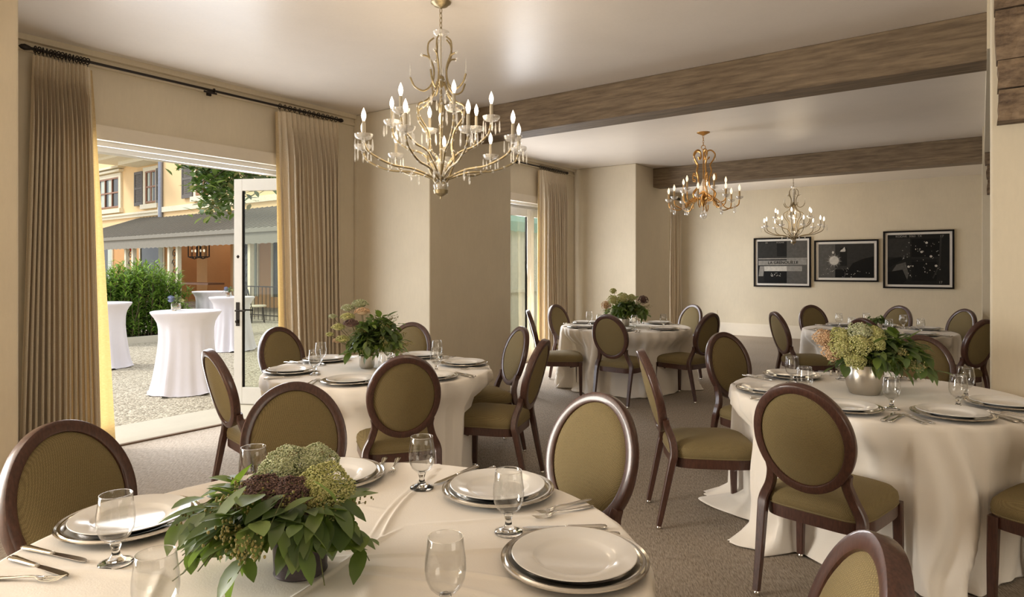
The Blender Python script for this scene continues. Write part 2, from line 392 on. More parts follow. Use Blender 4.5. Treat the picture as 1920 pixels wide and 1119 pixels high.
# door / window openings: casings
def casing(n, a, b):
    t = bpy.data.objects.new('door_%d' % n, None); COL.objects.link(t); t['kind'] = 'structure'
    mb = MB()
    mb.box(XL - WT - 0.006, a - 0.11, 0, XL + 0.02, a + 0.002, HEAD + 0.14); mb.box(XL - WT - 0.006, b - 0.002, 0, XL + 0.02, b + 0.11, HEAD + 0.14)
    mb.box(XL - WT - 0.004, a + 0.002, HEAD + 0.02, XL + 0.018, b - 0.002, HEAD + 0.138)
    mb.build('door_casing', M['trimpaint'], t, smooth=False)
    mb = MB(); mb.box(XL - 0.09, a + 0.003, HEAD - 0.02, XL - 0.05, b - 0.003, HEAD + 0.019); mb.box(XL - WT - 0.012, a + 0.003, HEAD - 0.055, XL - 0.13, b - 0.003, HEAD + 0.019)
    mb.build('head_track', M['whitepaint'], t, smooth=False)
    bx(XL - WT + 0.01, a + 0.004, 0.001, XL - 0.036, b - 0.004, 0.008).build('threshold', M['stone'], t, smooth=False); bx(XL - 0.035, a, 0.0, XL, b, 0.014).build('threshold_bar', M['thresh'], t, smooth=False)
    return t
casing(1, *OPEN[1]); casing(2, *OPEN[2]); casing(3, *OPEN[3]); casing(4, *OPEN[0])

def door_leaf(wd, ht, parent, handle=True):
    """leaf in local XZ plane: hinge at x=0, free edge at x=wd, y thickness"""
    st = 0.095; t = 0.022
    mb = MB(); mb.box(0, -t, 0.01, st, t, ht); mb.box(wd - st, -t, 0.01, wd, t, ht); mb.box(st, -t, ht - 0.13, wd - st, t, ht); mb.box(st, -t, 0.01, wd - st, t, 0.19)
    bevel(mb.build('door_frame', M['whitepaint'], parent, smooth=False), 0.004)
    bx(st, -0.004, 0.19, wd - st, 0.004, ht - 0.13).build('glass_pane', M['pane'], parent, smooth=False)
    mb = MB(); mb.box(st, -0.014, 0.19, st + 0.014, 0.014, ht - 0.13); mb.box(wd - st - 0.014, -0.014, 0.19, wd - st, 0.014, ht - 0.13)
    mb.build('glazing_bead', M['black'], parent, smooth=False)
    if handle:
        for sgn in (-1, 1):
            hb = MB(); xx = wd - st / 2
            hb.box(xx - 0.02, sgn * t, 0.86, xx + 0.02, sgn * (t + 0.008), 1.12)
            hb.sweep([(xx, sgn * t, 1.03), (xx, sgn * (t + 0.05), 1.03), (xx - 0.12, sgn * (t + 0.055), 1.03)], 0.009, 8)
            hb.ball((xx, sgn * (t + 0.02), 0.91), 0.02, 8, 6)
            hb.build('lever_handle', M['iron'], parent)
        MB().ball((wd - st / 2, 0, 1.62), 0.03, 8, 6).build('latch', M['iron'], parent)

d = thing('glass_door', 'white framed glass door leaf standing open to the gravel courtyard', 'door', (-6.03, 4.26, 0))
door_leaf(0.69, 2.47, d); d.rotation_euler = (0, 0, math.atan2(3.95 - 4.26, -6.64 + 6.03))
for k in range(3):
    a = OPEN[2][0] + 0.015 + k * 0.775
    d = thing('glass_door', 'closed white framed glass door leaf %s' % ['beside the plain wall pier', 'between two other closed leaves', 'next to the gathered linen curtain'][k], 'door', (-5.95, a, 0), PI / 2, None)
    door_leaf(0.77, 2.46, d, False)

# beams
for k, Y0 in enumerate((5.47, 10.54)):
    o = struct('ceiling_beam', bx(XP if k == 0 else XP, Y0, 2.91, 0.045 if k == 0 else 0.012, Y0 + 0.30, H), M['beam']); bevel(o, 0.008, 2)
# rough timber lintels on the right piers: stacked boards
random.seed(3)
def lintel(x0, x1, yf, z0, z1):
    mb = MB(); zs = [z0, z0 + 0.19, z0 + 0.36, z0 + 0.66, z1]
    for i in range(len(zs) - 1):
        if zs[i + 1] <= zs[i]: continue
        n = 26; jag = [x0 + random.uniform(-0.012, 0.008) - (0.014 if i >= 2 else 0) for _ in range(5)]
        # front face with uneven left edge
        vs = []; rows = 5
        for r in range(rows):
            z = lerp(zs[i] + 0.004, zs[i + 1] - 0.004, r / (rows - 1)); xl = jag[r % 5]
            for c in range(n): vs.append((lerp(xl, x1, c / (n - 1)), yf - 0.16 - 0.01 * (i % 2) + random.uniform(-0.004, 0.004) + (0.012 if r in (0, rows - 1) else 0), z))
        fs = [(r * n + c, r * n + c + 1, (r + 1) * n + c + 1, (r + 1) * n + c) for r in range(rows - 1) for c in range(n - 1)]
        o2 = len(vs)
        vs += [(p[0], yf, p[2]) for p in vs]
        fs += [tuple(o2 + q for q in reversed(f)) for f in list(fs)]
        for r in range(rows - 1):
            fs.append((r * n, (r + 1) * n, o2 + (r + 1) * n, o2 + r * n)); e = n - 1
            fs.append((r * n + e, o2 + r * n + e, o2 + (r + 1) * n + e, (r + 1) * n + e))
        for c in range(n - 1):
            fs.append((c, o2 + c, o2 + c + 1, c + 1)); R = (rows - 1) * n
            fs.append((R + c, R + c + 1, o2 + R + c + 1, o2 + R + c))
        mb.add(vs, fs)
    return struct('lintel_timber', mb, M['barkwood'])
lintel(0.083, 0.9, 4.91, 2.35, 3.22)
lintel(0.055, 1.0, 9.85, 2.39, 3.22)

# ================================================================= CURTAINS
def curtain(label, y0, y1, yb0, yb1, lead, npl, lit=None, ztop=3.08, flare=None):
    """pleated panel hung from rod along y at x = XL+0.10; lead = +1: leading edge at y1, -1: at y0"""
    xr = XL + 0.11
    t = thing('curtain', label, 'curtain', (xr, (y0 + y1) / 2, 0)); cy = (y0 + y1) / 2
    cols = npl * 12; rows = 44; vs = []; fs = []
    random.seed(hash(label) % 1000 if False else int(y0 * 100))
    ph = [random.uniform(-0.3, 0.3) for _ in range(npl + 2)]; am = [random.uniform(0.8, 1.15) for _ in range(npl + 2)]
    for r in range(rows):
        q = r / (rows - 1); z = lerp(ztop, 0.015, q)
        a = lerp(y0, yb0, q ** 0.9); b = lerp(y1, yb1, q ** 0.9)
        for c in range(cols + 1):
            u = c / cols; p = u * npl; i = int(min(p, npl - 1)); fr = p - i
            amp = (0.018 + 0.042 * min(1, q * 6)) * am[i]
            if q < 0.06: amp *= 0.6
            x = amp * math.sin(2 * PI * fr + ph[i] * math.sin(PI * fr)) + 0.01 * math.sin(9 * u + 5 * q)
            yy = lerp(a, b, u) + 0.35 * (b - a) / npl * math.sin(4 * PI * fr) * min(1, q * 4)
            # leading edge sweeps to the opening
            e = (u - 0.86) / 0.14 if lead > 0 else (0.14 - u) / 0.14
            if e > 0:
                x = lerp(x, -0.065 * (0.25 + 0.75 * q), e)
            vs.append((x, yy - cy, z))
    n = cols + 1
    fs = [(r * n + c, r * n + c + 1, (r + 1) * n + c + 1, (r + 1) * n + c) for r in range(rows - 1) for c in range(cols)]
    o = MB().add(vs, fs).build('fabric', M['curtain'], t, auto=False)
    # flat leading return hanging in the door opening, daylight behind it
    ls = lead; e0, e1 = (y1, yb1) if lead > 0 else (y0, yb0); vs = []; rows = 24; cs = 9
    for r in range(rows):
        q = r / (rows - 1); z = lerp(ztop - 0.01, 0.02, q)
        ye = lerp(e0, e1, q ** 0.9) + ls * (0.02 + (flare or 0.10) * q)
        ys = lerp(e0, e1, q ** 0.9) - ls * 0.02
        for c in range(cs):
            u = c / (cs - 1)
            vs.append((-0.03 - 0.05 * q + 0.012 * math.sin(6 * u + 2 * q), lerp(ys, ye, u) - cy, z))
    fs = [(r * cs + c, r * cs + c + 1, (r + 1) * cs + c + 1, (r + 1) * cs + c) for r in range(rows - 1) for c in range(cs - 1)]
    MB().add(vs, fs).build('leading_edge', M['backlit_edge'], t, auto=False)
    ring = None
    for k in range(npl):
        yy = lerp(y0 + 0.02, y1 - 0.02, k / (npl - 1)) - cy
        if ring is None:
            rb = MB().sweep([(0.024 * math.cos(a * PI / 8), 0.0, 0.024 * math.sin(a * PI / 8)) for a in range(16)], 0.0045, 6, closed=True)
            rb.sweep([(0, 0, -0.024), (0, 0, -0.055)], 0.003, 5)
            ring = rb.build('curtain_ring', M['iron'], t); ring.location = (-0.01, yy, 3.125); first = ring
        else:
            c2 = first.copy(); COL.objects.link(c2); c2.parent = t; c2.location = (-0.01, yy, 3.125); c2.rotation_euler = (0, 0, random.uniform(-0.3, 0.3))
    return t
curtain('pleated beige linen curtain hanging beside the bare wall edge, left of the open doorway'.replace('left of', 'before'), 1.78, 2.17, 1.70, 2.27, 1, 15, flare=0.09)
curtain('pleated beige linen curtain between the open glass door and the wall pier', 3.86, 4.60, 3.99, 4.66, -1, 13, flare=0.06)
curtain('pleated beige linen curtain beside the closed glass doors of the second alcove', 8.62, 9.40, 8.68, 9.45, -1, 13, flare=0.05)
curtain('brown shaded curtain edge in the alcove past the second pier', 13.7, 14.5, 13.65, 14.55, -1, 12)

def rod(y0, y1, label):
    t = thing('curtain_rod', label, 'curtain rod', (XL + 0.10, (y0 + y1) / 2, 3.125)); L = (y1 - y0) / 2
    MB().sweep([(0, -L, 0), (0, L, 0)], 0.011, 10).build('pole', M['iron'], t)
    for s_ in (-1, 1):
        MB().lathe([(0.0, -0.03), (0.014, -0.03), (0.02, -0.01), (0.024, 0.008), (0.016, 0.03), (0, 0.045)], 12, Matrix.Translation((0, s_ * (L + 0.02), 0)) @ Matrix.Rotation(-s_ * PI / 2, 4, 'X')).build('finial', M['iron'], t)
    mb = MB(); mb.box(-0.10, -0.02, -0.03, -0.08, 0.02, 0.03); mb.sweep([(-0.09, 0, 0), (0, 0, -0.005)], 0.008, 8); mb.sweep([(0.018 * math.cos(a), -0.0, 0.018 * math.sin(a)) for a in [PI * 2 * i / 12 for i in range(12)]], 0.006, 6, closed=True)
    mb.sweep([(0.01, -0.10, -0.026), (0.01, 0.02, -0.026)], 0.009, 8)
    mb.build('bracket', M['iron'], t)
rod(1.76, 4.62, 'thin black iron curtain rod above the open doorway')
rod(6.5, 9.43, 'thin black iron curtain rod above the second alcove doors')
rod(11.6, 14.5, 'thin black iron curtain rod in the alcove nearest the photographs'.replace('nearest', 'beside'))

# ================================================================= CHAIRS
def oval(a, b, n, z0=0.0): return [(a * math.cos(2 * PI * i / n), b * math.sin(2 * PI * i / n)) for i in range(n)]
BZ = 0.752; BA = 0.213; BB = 0.252; LEAN = math.radians(15)
def backpt(x, h, d=0.0):
    """point on the tilted back plane: x across, h along the plane from its centre, d forward normal"""
    zc = BZ; yc = -0.315
    bow = -0.018 * (1 - (x / BA) ** 2)
    return (x, yc - h * math.sin(LEAN) + (d + bow) * math.cos(LEAN), zc + h * math.cos(LEAN) + (d) * math.sin(LEAN))
def make_chair():
    t = thing('dining_chair', 'chair', 'chair')
    # oval frame
    sec = []
    hw, hd, rr = 0.020, 0.023, 0.008
    for (cx, cy, a0) in ((hw - rr, hd - rr, 0), (-hw + rr, hd - rr, 1), (-hw + rr, -hd + rr, 2), (hw - rr, -hd + rr, 3)):
        for k in range(3):
            a = (a0 + k / 2) * PI / 2; sec.append((cx + rr * math.cos(a), cy + rr * math.sin(a)))
    n = 64; vs = []; fs = []; m = len(sec)
    for i in range(n):
        a = 2 * PI * i / n; ca, sa = math.cos(a), math.sin(a)
        for (u, v) in sec:
            vs.append(backpt((BA - hw + u) * ca, (BB - hw + u) * sa, v))
    for i in range(n):
        j = (i + 1) % n
        for q in range(m): fs.append((i * m + q, j * m + q, j * m + (q + 1) % m, i * m + (q + 1) % m))
    MB().add(vs, fs).build('back_frame', M['chairwood'], t)
    # upholstery front and rear
    for nm, sg, dome in (('backrest_cushion', 1, 0.024), ('backrest_rear_panel', -1, 0.010)):
        vs = [backpt(0, 0, sg * (0.020 + dome))]; fs = []; R = 10; n = 48
        for r in range(1, R + 1):
            q = r / R; d = 0.012 + 0.008 * (1 - q) + dome * math.sqrt(max(0, 1 - q ** 2.6))
            for i in range(n):
                a = 2 * PI * i / n; vs.append(backpt((BA - 2 * hw + 0.004) * q * math.cos(a), (BB - 2 * hw + 0.004) * q * math.sin(a), sg * d))
        for i in range(n): fs.append((0, 1 + i, 1 + (i + 1) % n))
        for r in range(R - 1):
            for i in range(n): fs.append((1 + r * n + i, 1 + (r + 1) * n + i, 1 + (r + 1) * n + (i + 1) % n, 1 + r * n + (i + 1) % n))
        MB().add(vs, fs).build(nm, M['olive'], t, auto=False)
    # rear legs: foot, up to the rail, then sweeping in to the oval
    for s_ in (-1, 1):
        pts = arc([(s_ * 0.208, -0.318, 0.018), (s_ * 0.209, -0.28, 0.20), (s_ * 0.212, -0.245, 0.37), (s_ * 0.208, -0.232, 0.43), (s_ * 0.178, -0.238, 0.50), (s_ * 0.160, -0.262, 0.57), (s_ * 0.166, -0.272, 0.615)], 6)
        rr_ = [lerp(0.0145, 0.021, min(1, i / 14)) * (1 if i < 20 else lerp(1, 0.85, (i - 20) / 16)) for i in range(len(pts))]
        sq = [(1, 0.75), (0.75, 1), (-0.75, 1), (-1, 0.75), (-1, -0.75), (-0.75, -1), (0.75, -1), (1, -0.75)]
        l = MB().sweep(pts, rr_, sec=sq, up=(0, 1, 0)).build('leg', M['chairwood'], t)
        MB().lathe([(0, 0), (0.014, 0), (0.016, 0.006), (0.011, 0.018), (0.008, 0.022)], 12, Matrix.Translation((s_ * 0.208, -0.318, 0))).build('foot_glide', M['steel'], l)
        pts = [(s_ * 0.226, 0.218, 0.018), (s_ * 0.224, 0.216, 0.2), (s_ * 0.220, 0.213, 0.402)]
        l = MB().sweep(pts, [0.0155, 0.019, 0.021], sec=sq, up=(0, 1, 0)).build('leg', M['chairwood'], t)
        MB().lathe([(0, 0), (0.014, 0), (0.016, 0.006), (0.011, 0.018), (0.008, 0.022)], 12, Matrix.Translation((s_ * 0.226, 0.218, 0))).build('foot_glide', M['steel'], l)
    # seat rail: closed loop
    def loop(e, sc=1.0, n=64):
        L = []
        for i in range(n):
            a = 2 * PI * i / n; c, q = math.cos(a), math.sin(a)
            x = math.copysign(abs(c) ** 0.36, c); y = math.copysign(abs(q) ** 0.42, q)
            w_ = lerp(0.222, 0.246, (y + 1) / 2) + e
            L.append((x * w_ * sc, 0.0 + y * (0.240 + e) * sc + (0.012 * (1 - x * x) if y > 0 else 0)))
        return L
    lo, li = loop(0.0), loop(-0.028); n = 64; vs = []
    for (L, z) in ((lo, 0.352), (lo, 0.405), (li, 0.405), (li, 0.352)): vs += [(x, y, z) for x, y in L]
    fs = [(k * n + i, k * n + (i + 1) % n, ((k + 1) % 4) * n + (i + 1) % n, ((k + 1) % 4) * n + i) for k in range(4) for i in range(n)]
    MB().add(vs, fs).build('seat_rail', M['chairwood'], t)
    # cross braces under the seat at the front corners
    mb = MB()
    for s_ in (-1, 1): mb.sweep([(s_ * 0.205, 0.10, 0.345), (s_ * 0.10, 0.215, 0.345)], 0.011, 6)
    mb.build('corner_brace', M['chairwood'], t)
    # seat cushion
    vs = []; prof = [(0.99, 0.405), (1.012, 0.415), (1.018, 0.435), (1.0, 0.455), (0.93, 0.474), (0.78, 0.488), (0.55, 0.497), (0.3, 0.501), (0.05, 0.502)]
    L = loop(0.0)
    for sc, z in prof: vs += [(x * sc, y * sc, z) for x, y in L]
    k = len(prof); fs = [(r * n + i, r * n + (i + 1) % n, (r + 1) * n + (i + 1) % n, (r + 1) * n + i) for r in range(k - 1) for i in range(n)]
    fs.append(tuple((k - 1) * n + i for i in range(n)))
    se = MB().add(vs, fs).build('seat_cushion', M['olive'], t, auto=False)
    MB().sweep([(x * 1.004, y * 1.004, 0.410) for x, y in L], 0.0045, 6, closed=True).build('piping', M['piping'], se)
    return t
TAB = {1: (-1.32, 1.02), 2: (-3.53, 3.22), 3: (-0.50, 4.25), 4: (-3.63, 7.41), 5: (-0.99, 8.64)}
RT = 0.80; ZT = 0.765
TN = {1: 'the table with the dark flower pot', 2: 'the table beside the open glass door', 3: 'the table with the silver flower bucket',
      4: 'the table by the second pier', 5: 'the table under the photographs'}
# (table, x, y, facing in degrees, label)
CH = [
 (1, -2.010, 0.925, 18, 'large oval-back chair in front of the curtain, cut by the frame edge'),
 (1, -2.061, 1.483, 328, 'oval-back chair behind the dark flower pot, facing us with its rounded top'),
 (1, -1.277, 1.870, 259, 'solitary olive oval-back chair behind the white plate and two forks'),
 (1, -0.502, 1.180, 202, 'oval-back chair with pale sunlit upholstery, only its top showing at the bottom'),
 (2, -2.933, 2.818, 143, 'chair seen from behind with dark oval back, in front of the door-side table'),
 (2, -3.705, 2.463, 78, 'slanted mauve-lit chair between the doorway and the door-side table'),
 (2, -4.401, 3.226, 1, 'oval-back chair in front of the glass door, across the door-side table'),
 (2, -4.080, 3.880, 290, 'chair half hidden behind the door-side flowers against the pale pier'),
 (2, -3.347, 4.135, 239, 'chair with bright cream daylit back beside the plain pier wall'),
 (2, -2.820, 3.630, 198, 'chair seen sideways, seat tucked to the door-side table, dark narrow oval back'),
 (3, -1.330, 3.815, 32, 'edge-on chair with slim curved back and wide olive seat in the aisle'),
 (3, -1.271, 4.794, 333, 'chair with red-brown oval frame facing us beside the silver-bucket table'),
 (3, -0.569, 3.309, 80, 'big chair seen from behind, dark olive oval back against the white cloth'),
 (3, -0.300, 5.220, 280, 'tan oval-back chair just behind the silver flower bucket'),
 (4, -4.068, 6.583, 35, 'narrow tilted chair in front of the closed glass doors'),
 (4, -4.381, 7.525, 354, 'chair beside the curtain of the second alcove'),
 (4, -3.252, 6.607, 89, 'chair seen from behind in the middle of the second-pier table'),
 (4, -3.383, 8.338, 244, 'chair with bright cream upholstery behind the second-pier table'),
 (4, -2.810, 7.243, 165, 'dark-backed chair on the aisle side of the second-pier table'),
 (5, -1.617, 8.008, 38, 'slim turned chair on the window side of the table under the photographs'),
 (5, -1.602, 9.245, 317, 'dark oval-back chair below the gap of the first two photographs'),
 (5, -1.080, 9.717, 239, 'golden oval-back chair below the third photograph'),
 (5, -0.433, 9.422, 224, 'golden oval-back chair under the outer edge of the third photograph'),
 (5, -0.760, 7.590, 58, 'chair whose dark rim peeks out just above the silver-bucket flowers'),
 (5, -0.281, 7.990, 146, 'large dark chair cut off by the plain pillar edge'),
]
chair0 = make_chair(); CHAIRS = []
def put_chair(tb, root, face, label, first):
    c = chair0 if first else clone(chair0)
    c.location = (root[0], root[1], 0); c.rotation_euler = (0, 0, face - PI / 2)
    c['label'] = label; c['group'] = 'oval-back chairs around the banquet tables'
    CHAIRS.append((tb, root[0], root[1], face))
for i, (tb, x, y, off, lab) in enumerate(CH):
    put_chair(tb, (x, y), math.radians(off), lab, i == 0)
put_chair(3, (0.32, 3.66), math.radians(160), 'chair showing only its olive seat corner and dark leg at the picture edge', False)

# ================================================================= TABLES AND CLOTHS
def make_table():
    t = thing('banquet_table', 'table', 'table')
    MB().lathe([(0, 0.735), (RT - 0.045, 0.735), (RT - 0.038, 0.742), (RT - 0.038, 0.752), (0, 0.752)], 48).build('tabletop', M['redwood'], t)
    for k in range(4):
        a = PI / 4 + k * PI / 2
        MB().sweep([(0.30 * math.cos(a), 0.30 * math.sin(a), 0.0), (0.26 * math.cos(a), 0.26 * math.sin(a), 0.735)], 0.016, 8).build('leg', M['iron'], t)
    return t
t0 = make_table()
def cloth_mesh(tb, seed, nth=300, top_rings=24, creases=(), puddles=()):
    rnd = random.Random(seed); cx, cy = TAB[tb]
    R = RT if tb != 3 else 0.785
    lim = []
    ch = [(x - cx, y - cy, f) for (q, x, y, f) in CHAIRS if math.hypot(x - cx, y - cy) < 1.6]
    for i in range(nth):
        a = 2 * PI * i / nth; best = 9
        for (x, y, f) in ch:
            ux, uy = math.cos(f), math.sin(f)
            r = 0.3
            while r < 1.1:
                px, py = r * math.cos(a) - x, r * math.sin(a) - y
                fx = px * ux + py * uy; sx = abs(-px * uy + py * ux)
                if sx < 0.262 and -0.3 < fx < 0.262: break
                r += 0.01
            if r < 1.1: best = min(best, r)
        r = 0.6
        while tb == 3 and r < 1.1:
            px, py = cx + r * math.cos(a), cy + r * math.sin(a)
            if px > 0.02 and py > 4.88: best = min(best, r - 0.01); break
            r += 0.01
        lim.append(best)
    k = 4; sm = []
    for i in range(nth): sm.append(min(lim[(i + j) % nth] for j in range(-k, k + 1)))
    lim = [sum(min(sm[(i + j) % nth], 1.1) for j in range(-k, k + 1)) / (2 * k + 1) for i in range(nth)]
    fr = [(rnd.choice([14, 21, 27, 33, 40]), rnd.uniform(0, 6.28), rnd.uniform(0.5, 1)) for _ in range(5)]
    def fold(a): return sum(w_ * math.sin(n * a + p) for n, p, w_ in fr) / 2.6
    vs = [(0, 0, ZT)]; rings = []
    def hz(x, y):
        z = ZT
        for (x0, y0, x1, y1, h_, w_) in creases:
            dx, dy = x1 - x0, y1 - y0; L2 = dx * dx + dy * dy; t = ((x - x0) * dx + (y - y0) * dy) / L2
            if -0.15 < t < 1.15:
                bend = 0.012 * math.sin(t * 5 + x0 * 9)
                dd = (-(x - x0) * dy + (y - y0) * dx) / math.sqrt(L2) + bend
                en = max(0, min(1, (t + 0.15) / 0.2, (1.15 - t) / 0.2))
                z += 1.7 * h_ * en * math.exp(-(dd / w_) ** 2)
        return z
    for r in range(1, top_rings + 1):
        q = r / top_rings; rr = (R - 0.012) * (q ** 0.85)
        rings.append([(rr * math.cos(2 * PI * i / nth), rr * math.sin(2 * PI * i / nth), hz(cx + rr * math.cos(2 * PI * i / nth), cy + rr * math.sin(2 * PI * i / nth))) for i in range(nth)])
    prof = [0.0, 0.012, 0.035, 0.08, 0.14, 0.20, 0.27, 0.34, 0.41, 0.48, 0.55, 0.61, 0.67, 0.71, 0.735, 0.752, 0.760]
    for d_ in prof:
        z = ZT - d_ if d_ > 0 else ZT - 0.004; ring = []
        q = d_ / 0.76
        for i in range(nth):
            a = 2 * PI * i / nth; f = fold(a + 0.15 * math.sin(3 * q + seed))
            rr = R + 0.004 * (1 - q) + (0.002 + 0.12 * q ** 0.6) * (f * 0.62) + 0.045 * q
            if d_ == 0: rr = R - 0.003
            # kept off the seats
            g = max(0, min(1, (d_ - 0.06) / 0.18)); g = g * g * (3 - 2 * g); L = lim[i] + 0.010 * f
            if L < rr: rr = lerp(rr, max(L, 0.665), g)
            zz = z
            if q > 0.9:
                sp = (q - 0.9) / 0.1
                rr += 0.06 * sp * (0.5 + 0.5 * math.sin(7 * a + seed)) * (0.25 if L < 0.9 else 1)
                for (pa, pw, ext) in puddles:
                    dd = (a - pa + PI) % (2 * PI) - PI
                    rr += ext * sp * math.exp(-(dd / pw) ** 2)
                zz = max(0.006 + 0.010 * (0.5 + 0.5 * math.sin(19 * a + rr * 40)), z) if d_ < 0.76 else 0.004 + 0.008 * (0.5 + 0.5 * math.sin(19 * a))
            ring.append((rr * math.cos(a), rr * math.sin(a), zz))
        rings.append(ring)
    for rg in rings: vs += rg
    fs = [(0, 1 + i, 1 + (i + 1) % nth) for i in range(nth)]
    for r in range(len(rings) - 1):
        for i in range(nth):
            j = (i + 1) % nth; fs.append((1 + r * nth + i, 1 + (r + 1) * nth + i, 1 + (r + 1) * nth + j, 1 + r * nth + j))
    return MB().add(vs, fs)
CR1 = [(-1.24, 1.10, -0.62, 1.62, 0.004, 0.007), (-1.19, 1.06, -0.80, 1.22, 0.004, 0.009), (-1.17, 1.02, -0.78, 1.13, 0.0035, 0.012), (-1.60, 1.72, -1.32, 1.22, 0.0035, 0.004),
       (-1.63, 1.74, -1.35, 1.22, 0.002, 0.004), (-1.28, 1.20, -1.20, 0.72, 0.003, 0.006), (-1.95, 0.50, -1.55, 0.72, 0.004, 0.012), (-1.55, 0.72, -1.30, 0.60, 0.004, 0.012),
       (-1.1, 0.98, -0.95, 0.72, 0.003, 0.02), (-1.25, 1.35, -0.85, 1.72, 0.002, 0.010), (-2.05, 1.1, -1.5, 1.3, 0.003, 0.008)]
LT = {1: 'round banquet table carrying the dark flower pot', 2: 'round banquet table beside the open glass door', 3: 'round banquet table carrying the silver flower bucket',
      4: 'round banquet table by the second wall pier', 5: 'round banquet table under the framed photographs'}
for tb in (1, 2, 3, 4, 5):
    t = t0 if tb == 1 else clone(t0)
    t.location = (*TAB[tb], 0); t['label'] = LT[tb] + ', hidden under its cloth'; t['group'] = 'banquet tables'
    pd = {3: [(3.35, 0.22, 0.26), (3.95, 0.16, 0.14), (4.7, 0.3, 0.08)], 4: [(4.2, 0.2, 0.08), (5.3, 0.2, 0.08)]}.get(tb, [])
    mb = cloth_mesh(tb, tb * 7 + 1, 420 if tb in (1, 3) else 300, 150 if tb == 1 else 30, CR1 if tb == 1 else (), pd)
    o = mb.build('tablecloth', M['cloth'], auto=False); o.location = (*TAB[tb], 0)
    tag(o, 'cream floor-length tablecloth on ' + LT[tb].replace('round banquet ', 'the '), 'tablecloth', 'cream tablecloths')
    sd = o.modifiers.new('thick', 'SOLIDIFY'); sd.thickness = 0.0015; sd.offset = -1

# ================================================================= TABLEWARE
CG = MB().lathe([(0, 0.004), (0.10, 0.004), (0.118, 0.006), (0.128, 0.012), (0.150, 0.017), (0.160, 0.0185), (0.163, 0.0215), (0.168, 0.0215), (0.171, 0.0185), (0.176, 0.0215), (0.179, 0.020), (0.179, 0.017), (0.150, 0.011), (0.125, 0.003), (0.118, 0.0), (0, 0.0)], 72).build('charger_plate', M['silver'])
PL = MB().lathe([(0, 0.006), (0.082, 0.006), (0.092, 0.009), (0.098, 0.0145), (0.103, 0.017), (0.140, 0.0235), (0.150, 0.025), (0.1515, 0.0235), (0.149, 0.021), (0.100, 0.011), (0.09, 0.002), (0.085, 0.0), (0, 0.0)], 72).build('dinner_plate', M['plate'])
def make_goblet():
    t = thing('water_goblet', 'goblet', 'glass')
    o_ = [(0.0, 0.0), (0.036, 0.0), (0.0385, 0.002), (0.038, 0.004), (0.028, 0.008), (0.015, 0.014), (0.0095, 0.024), (0.0085, 0.033), (0.011, 0.041), (0.0125, 0.046), (0.012, 0.050), (0.008, 0.053), (0, 0.0535)]
    MB().lathe(o_, 36).build('stem', M['glass'], t, auto=False)
    b_ = [(0.0, 0.0500), (0.014, 0.0505), (0.022, 0.0565), (0.033, 0.068), (0.040, 0.084), (0.0425, 0.102), (0.0418, 0.122), (0.0385, 0.146), (0.0362, 0.1675), (0.0356, 0.1682), (0.0350, 0.1675), (0.0373, 0.146), (0.0406, 0.122), (0.0413, 0.102), (0.0388, 0.085), (0.0318, 0.0695), (0.020, 0.059), (0.0, 0.055)]
    MB().lathe(b_, 40).build('bowl', M['thinglass'], t, auto=False)
    MB().sweep([(0.0357 * math.cos(2 * PI * i / 32), 0.0357 * math.sin(2 * PI * i / 32), 0.168) for i in range(32)], 0.0009, 6, closed=True).build('rim', M['crystal'], t)  # whitish ring added to paint the bright highlight along the glass edge
    return t
GB = make_goblet()
def make_knife():
    t = thing('dinner_knife', 'knife', 'knife')
    # handle: along +y from 0.12 (blade joint) to 0.235 ; blade 0..0.12 toward -y ; length centred later
    vs = []; k = 12; st = [(0.0, 0.006, 0.003), (0.006, 0.0075, 0.0045), (0.03, 0.0075, 0.0045), (0.07, 0.0095, 0.005), (0.100, 0.0115, 0.005), (0.112, 0.009, 0.0045), (0.116, 0.0, 0.002)]
    MB().sweep([(0, -0.002 + s, 0.0055) for s, _, _ in st], 1.0, sec=[(1, 0)] * 3) if False else None
    mb = MB(); fs = []
    for (y, a, b) in st:
        for i in range(k): vs.append((a * math.cos(2 * PI * i / k), y, 0.0055 + b * math.sin(2 * PI * i / k)))
    for r in range(len(st) - 1):
        for i in range(k): fs.append((r * k + i, r * k + (i + 1) % k, (r + 1) * k + (i + 1) % k, (r + 1) * k + i))
    fs.append(tuple(range(k))); mb.add(vs, fs).build('handle', M['steel'], t, auto=False)
    top = [(0.0, 0.006), (-0.02, 0.008), (-0.05, 0.0095), (-0.08, 0.0105), (-0.100, 0.0095), (-0.112, 0.006), (-0.118, 0.0)]
    vs = []; fs = []
    for (y, x) in top:
        for z in (0.0045, 0.0060): vs += [(-0.0065 if y > -0.1 else -0.0065 + (-0.1 - y) * 0.25, y, z), (x, y, z)]
    n = len(top)
    for r in range(n - 1):
        a = r * 4; b = a + 4
        fs += [(a, a + 1, b + 1, b), (a + 2, b + 2, b + 3, a + 3), (a, b, b + 2, a + 2), (a + 1, a + 3, b + 3, b + 1)]
    MB().add(vs, fs).build('blade', M['steel'], t, smooth=False)
    return t
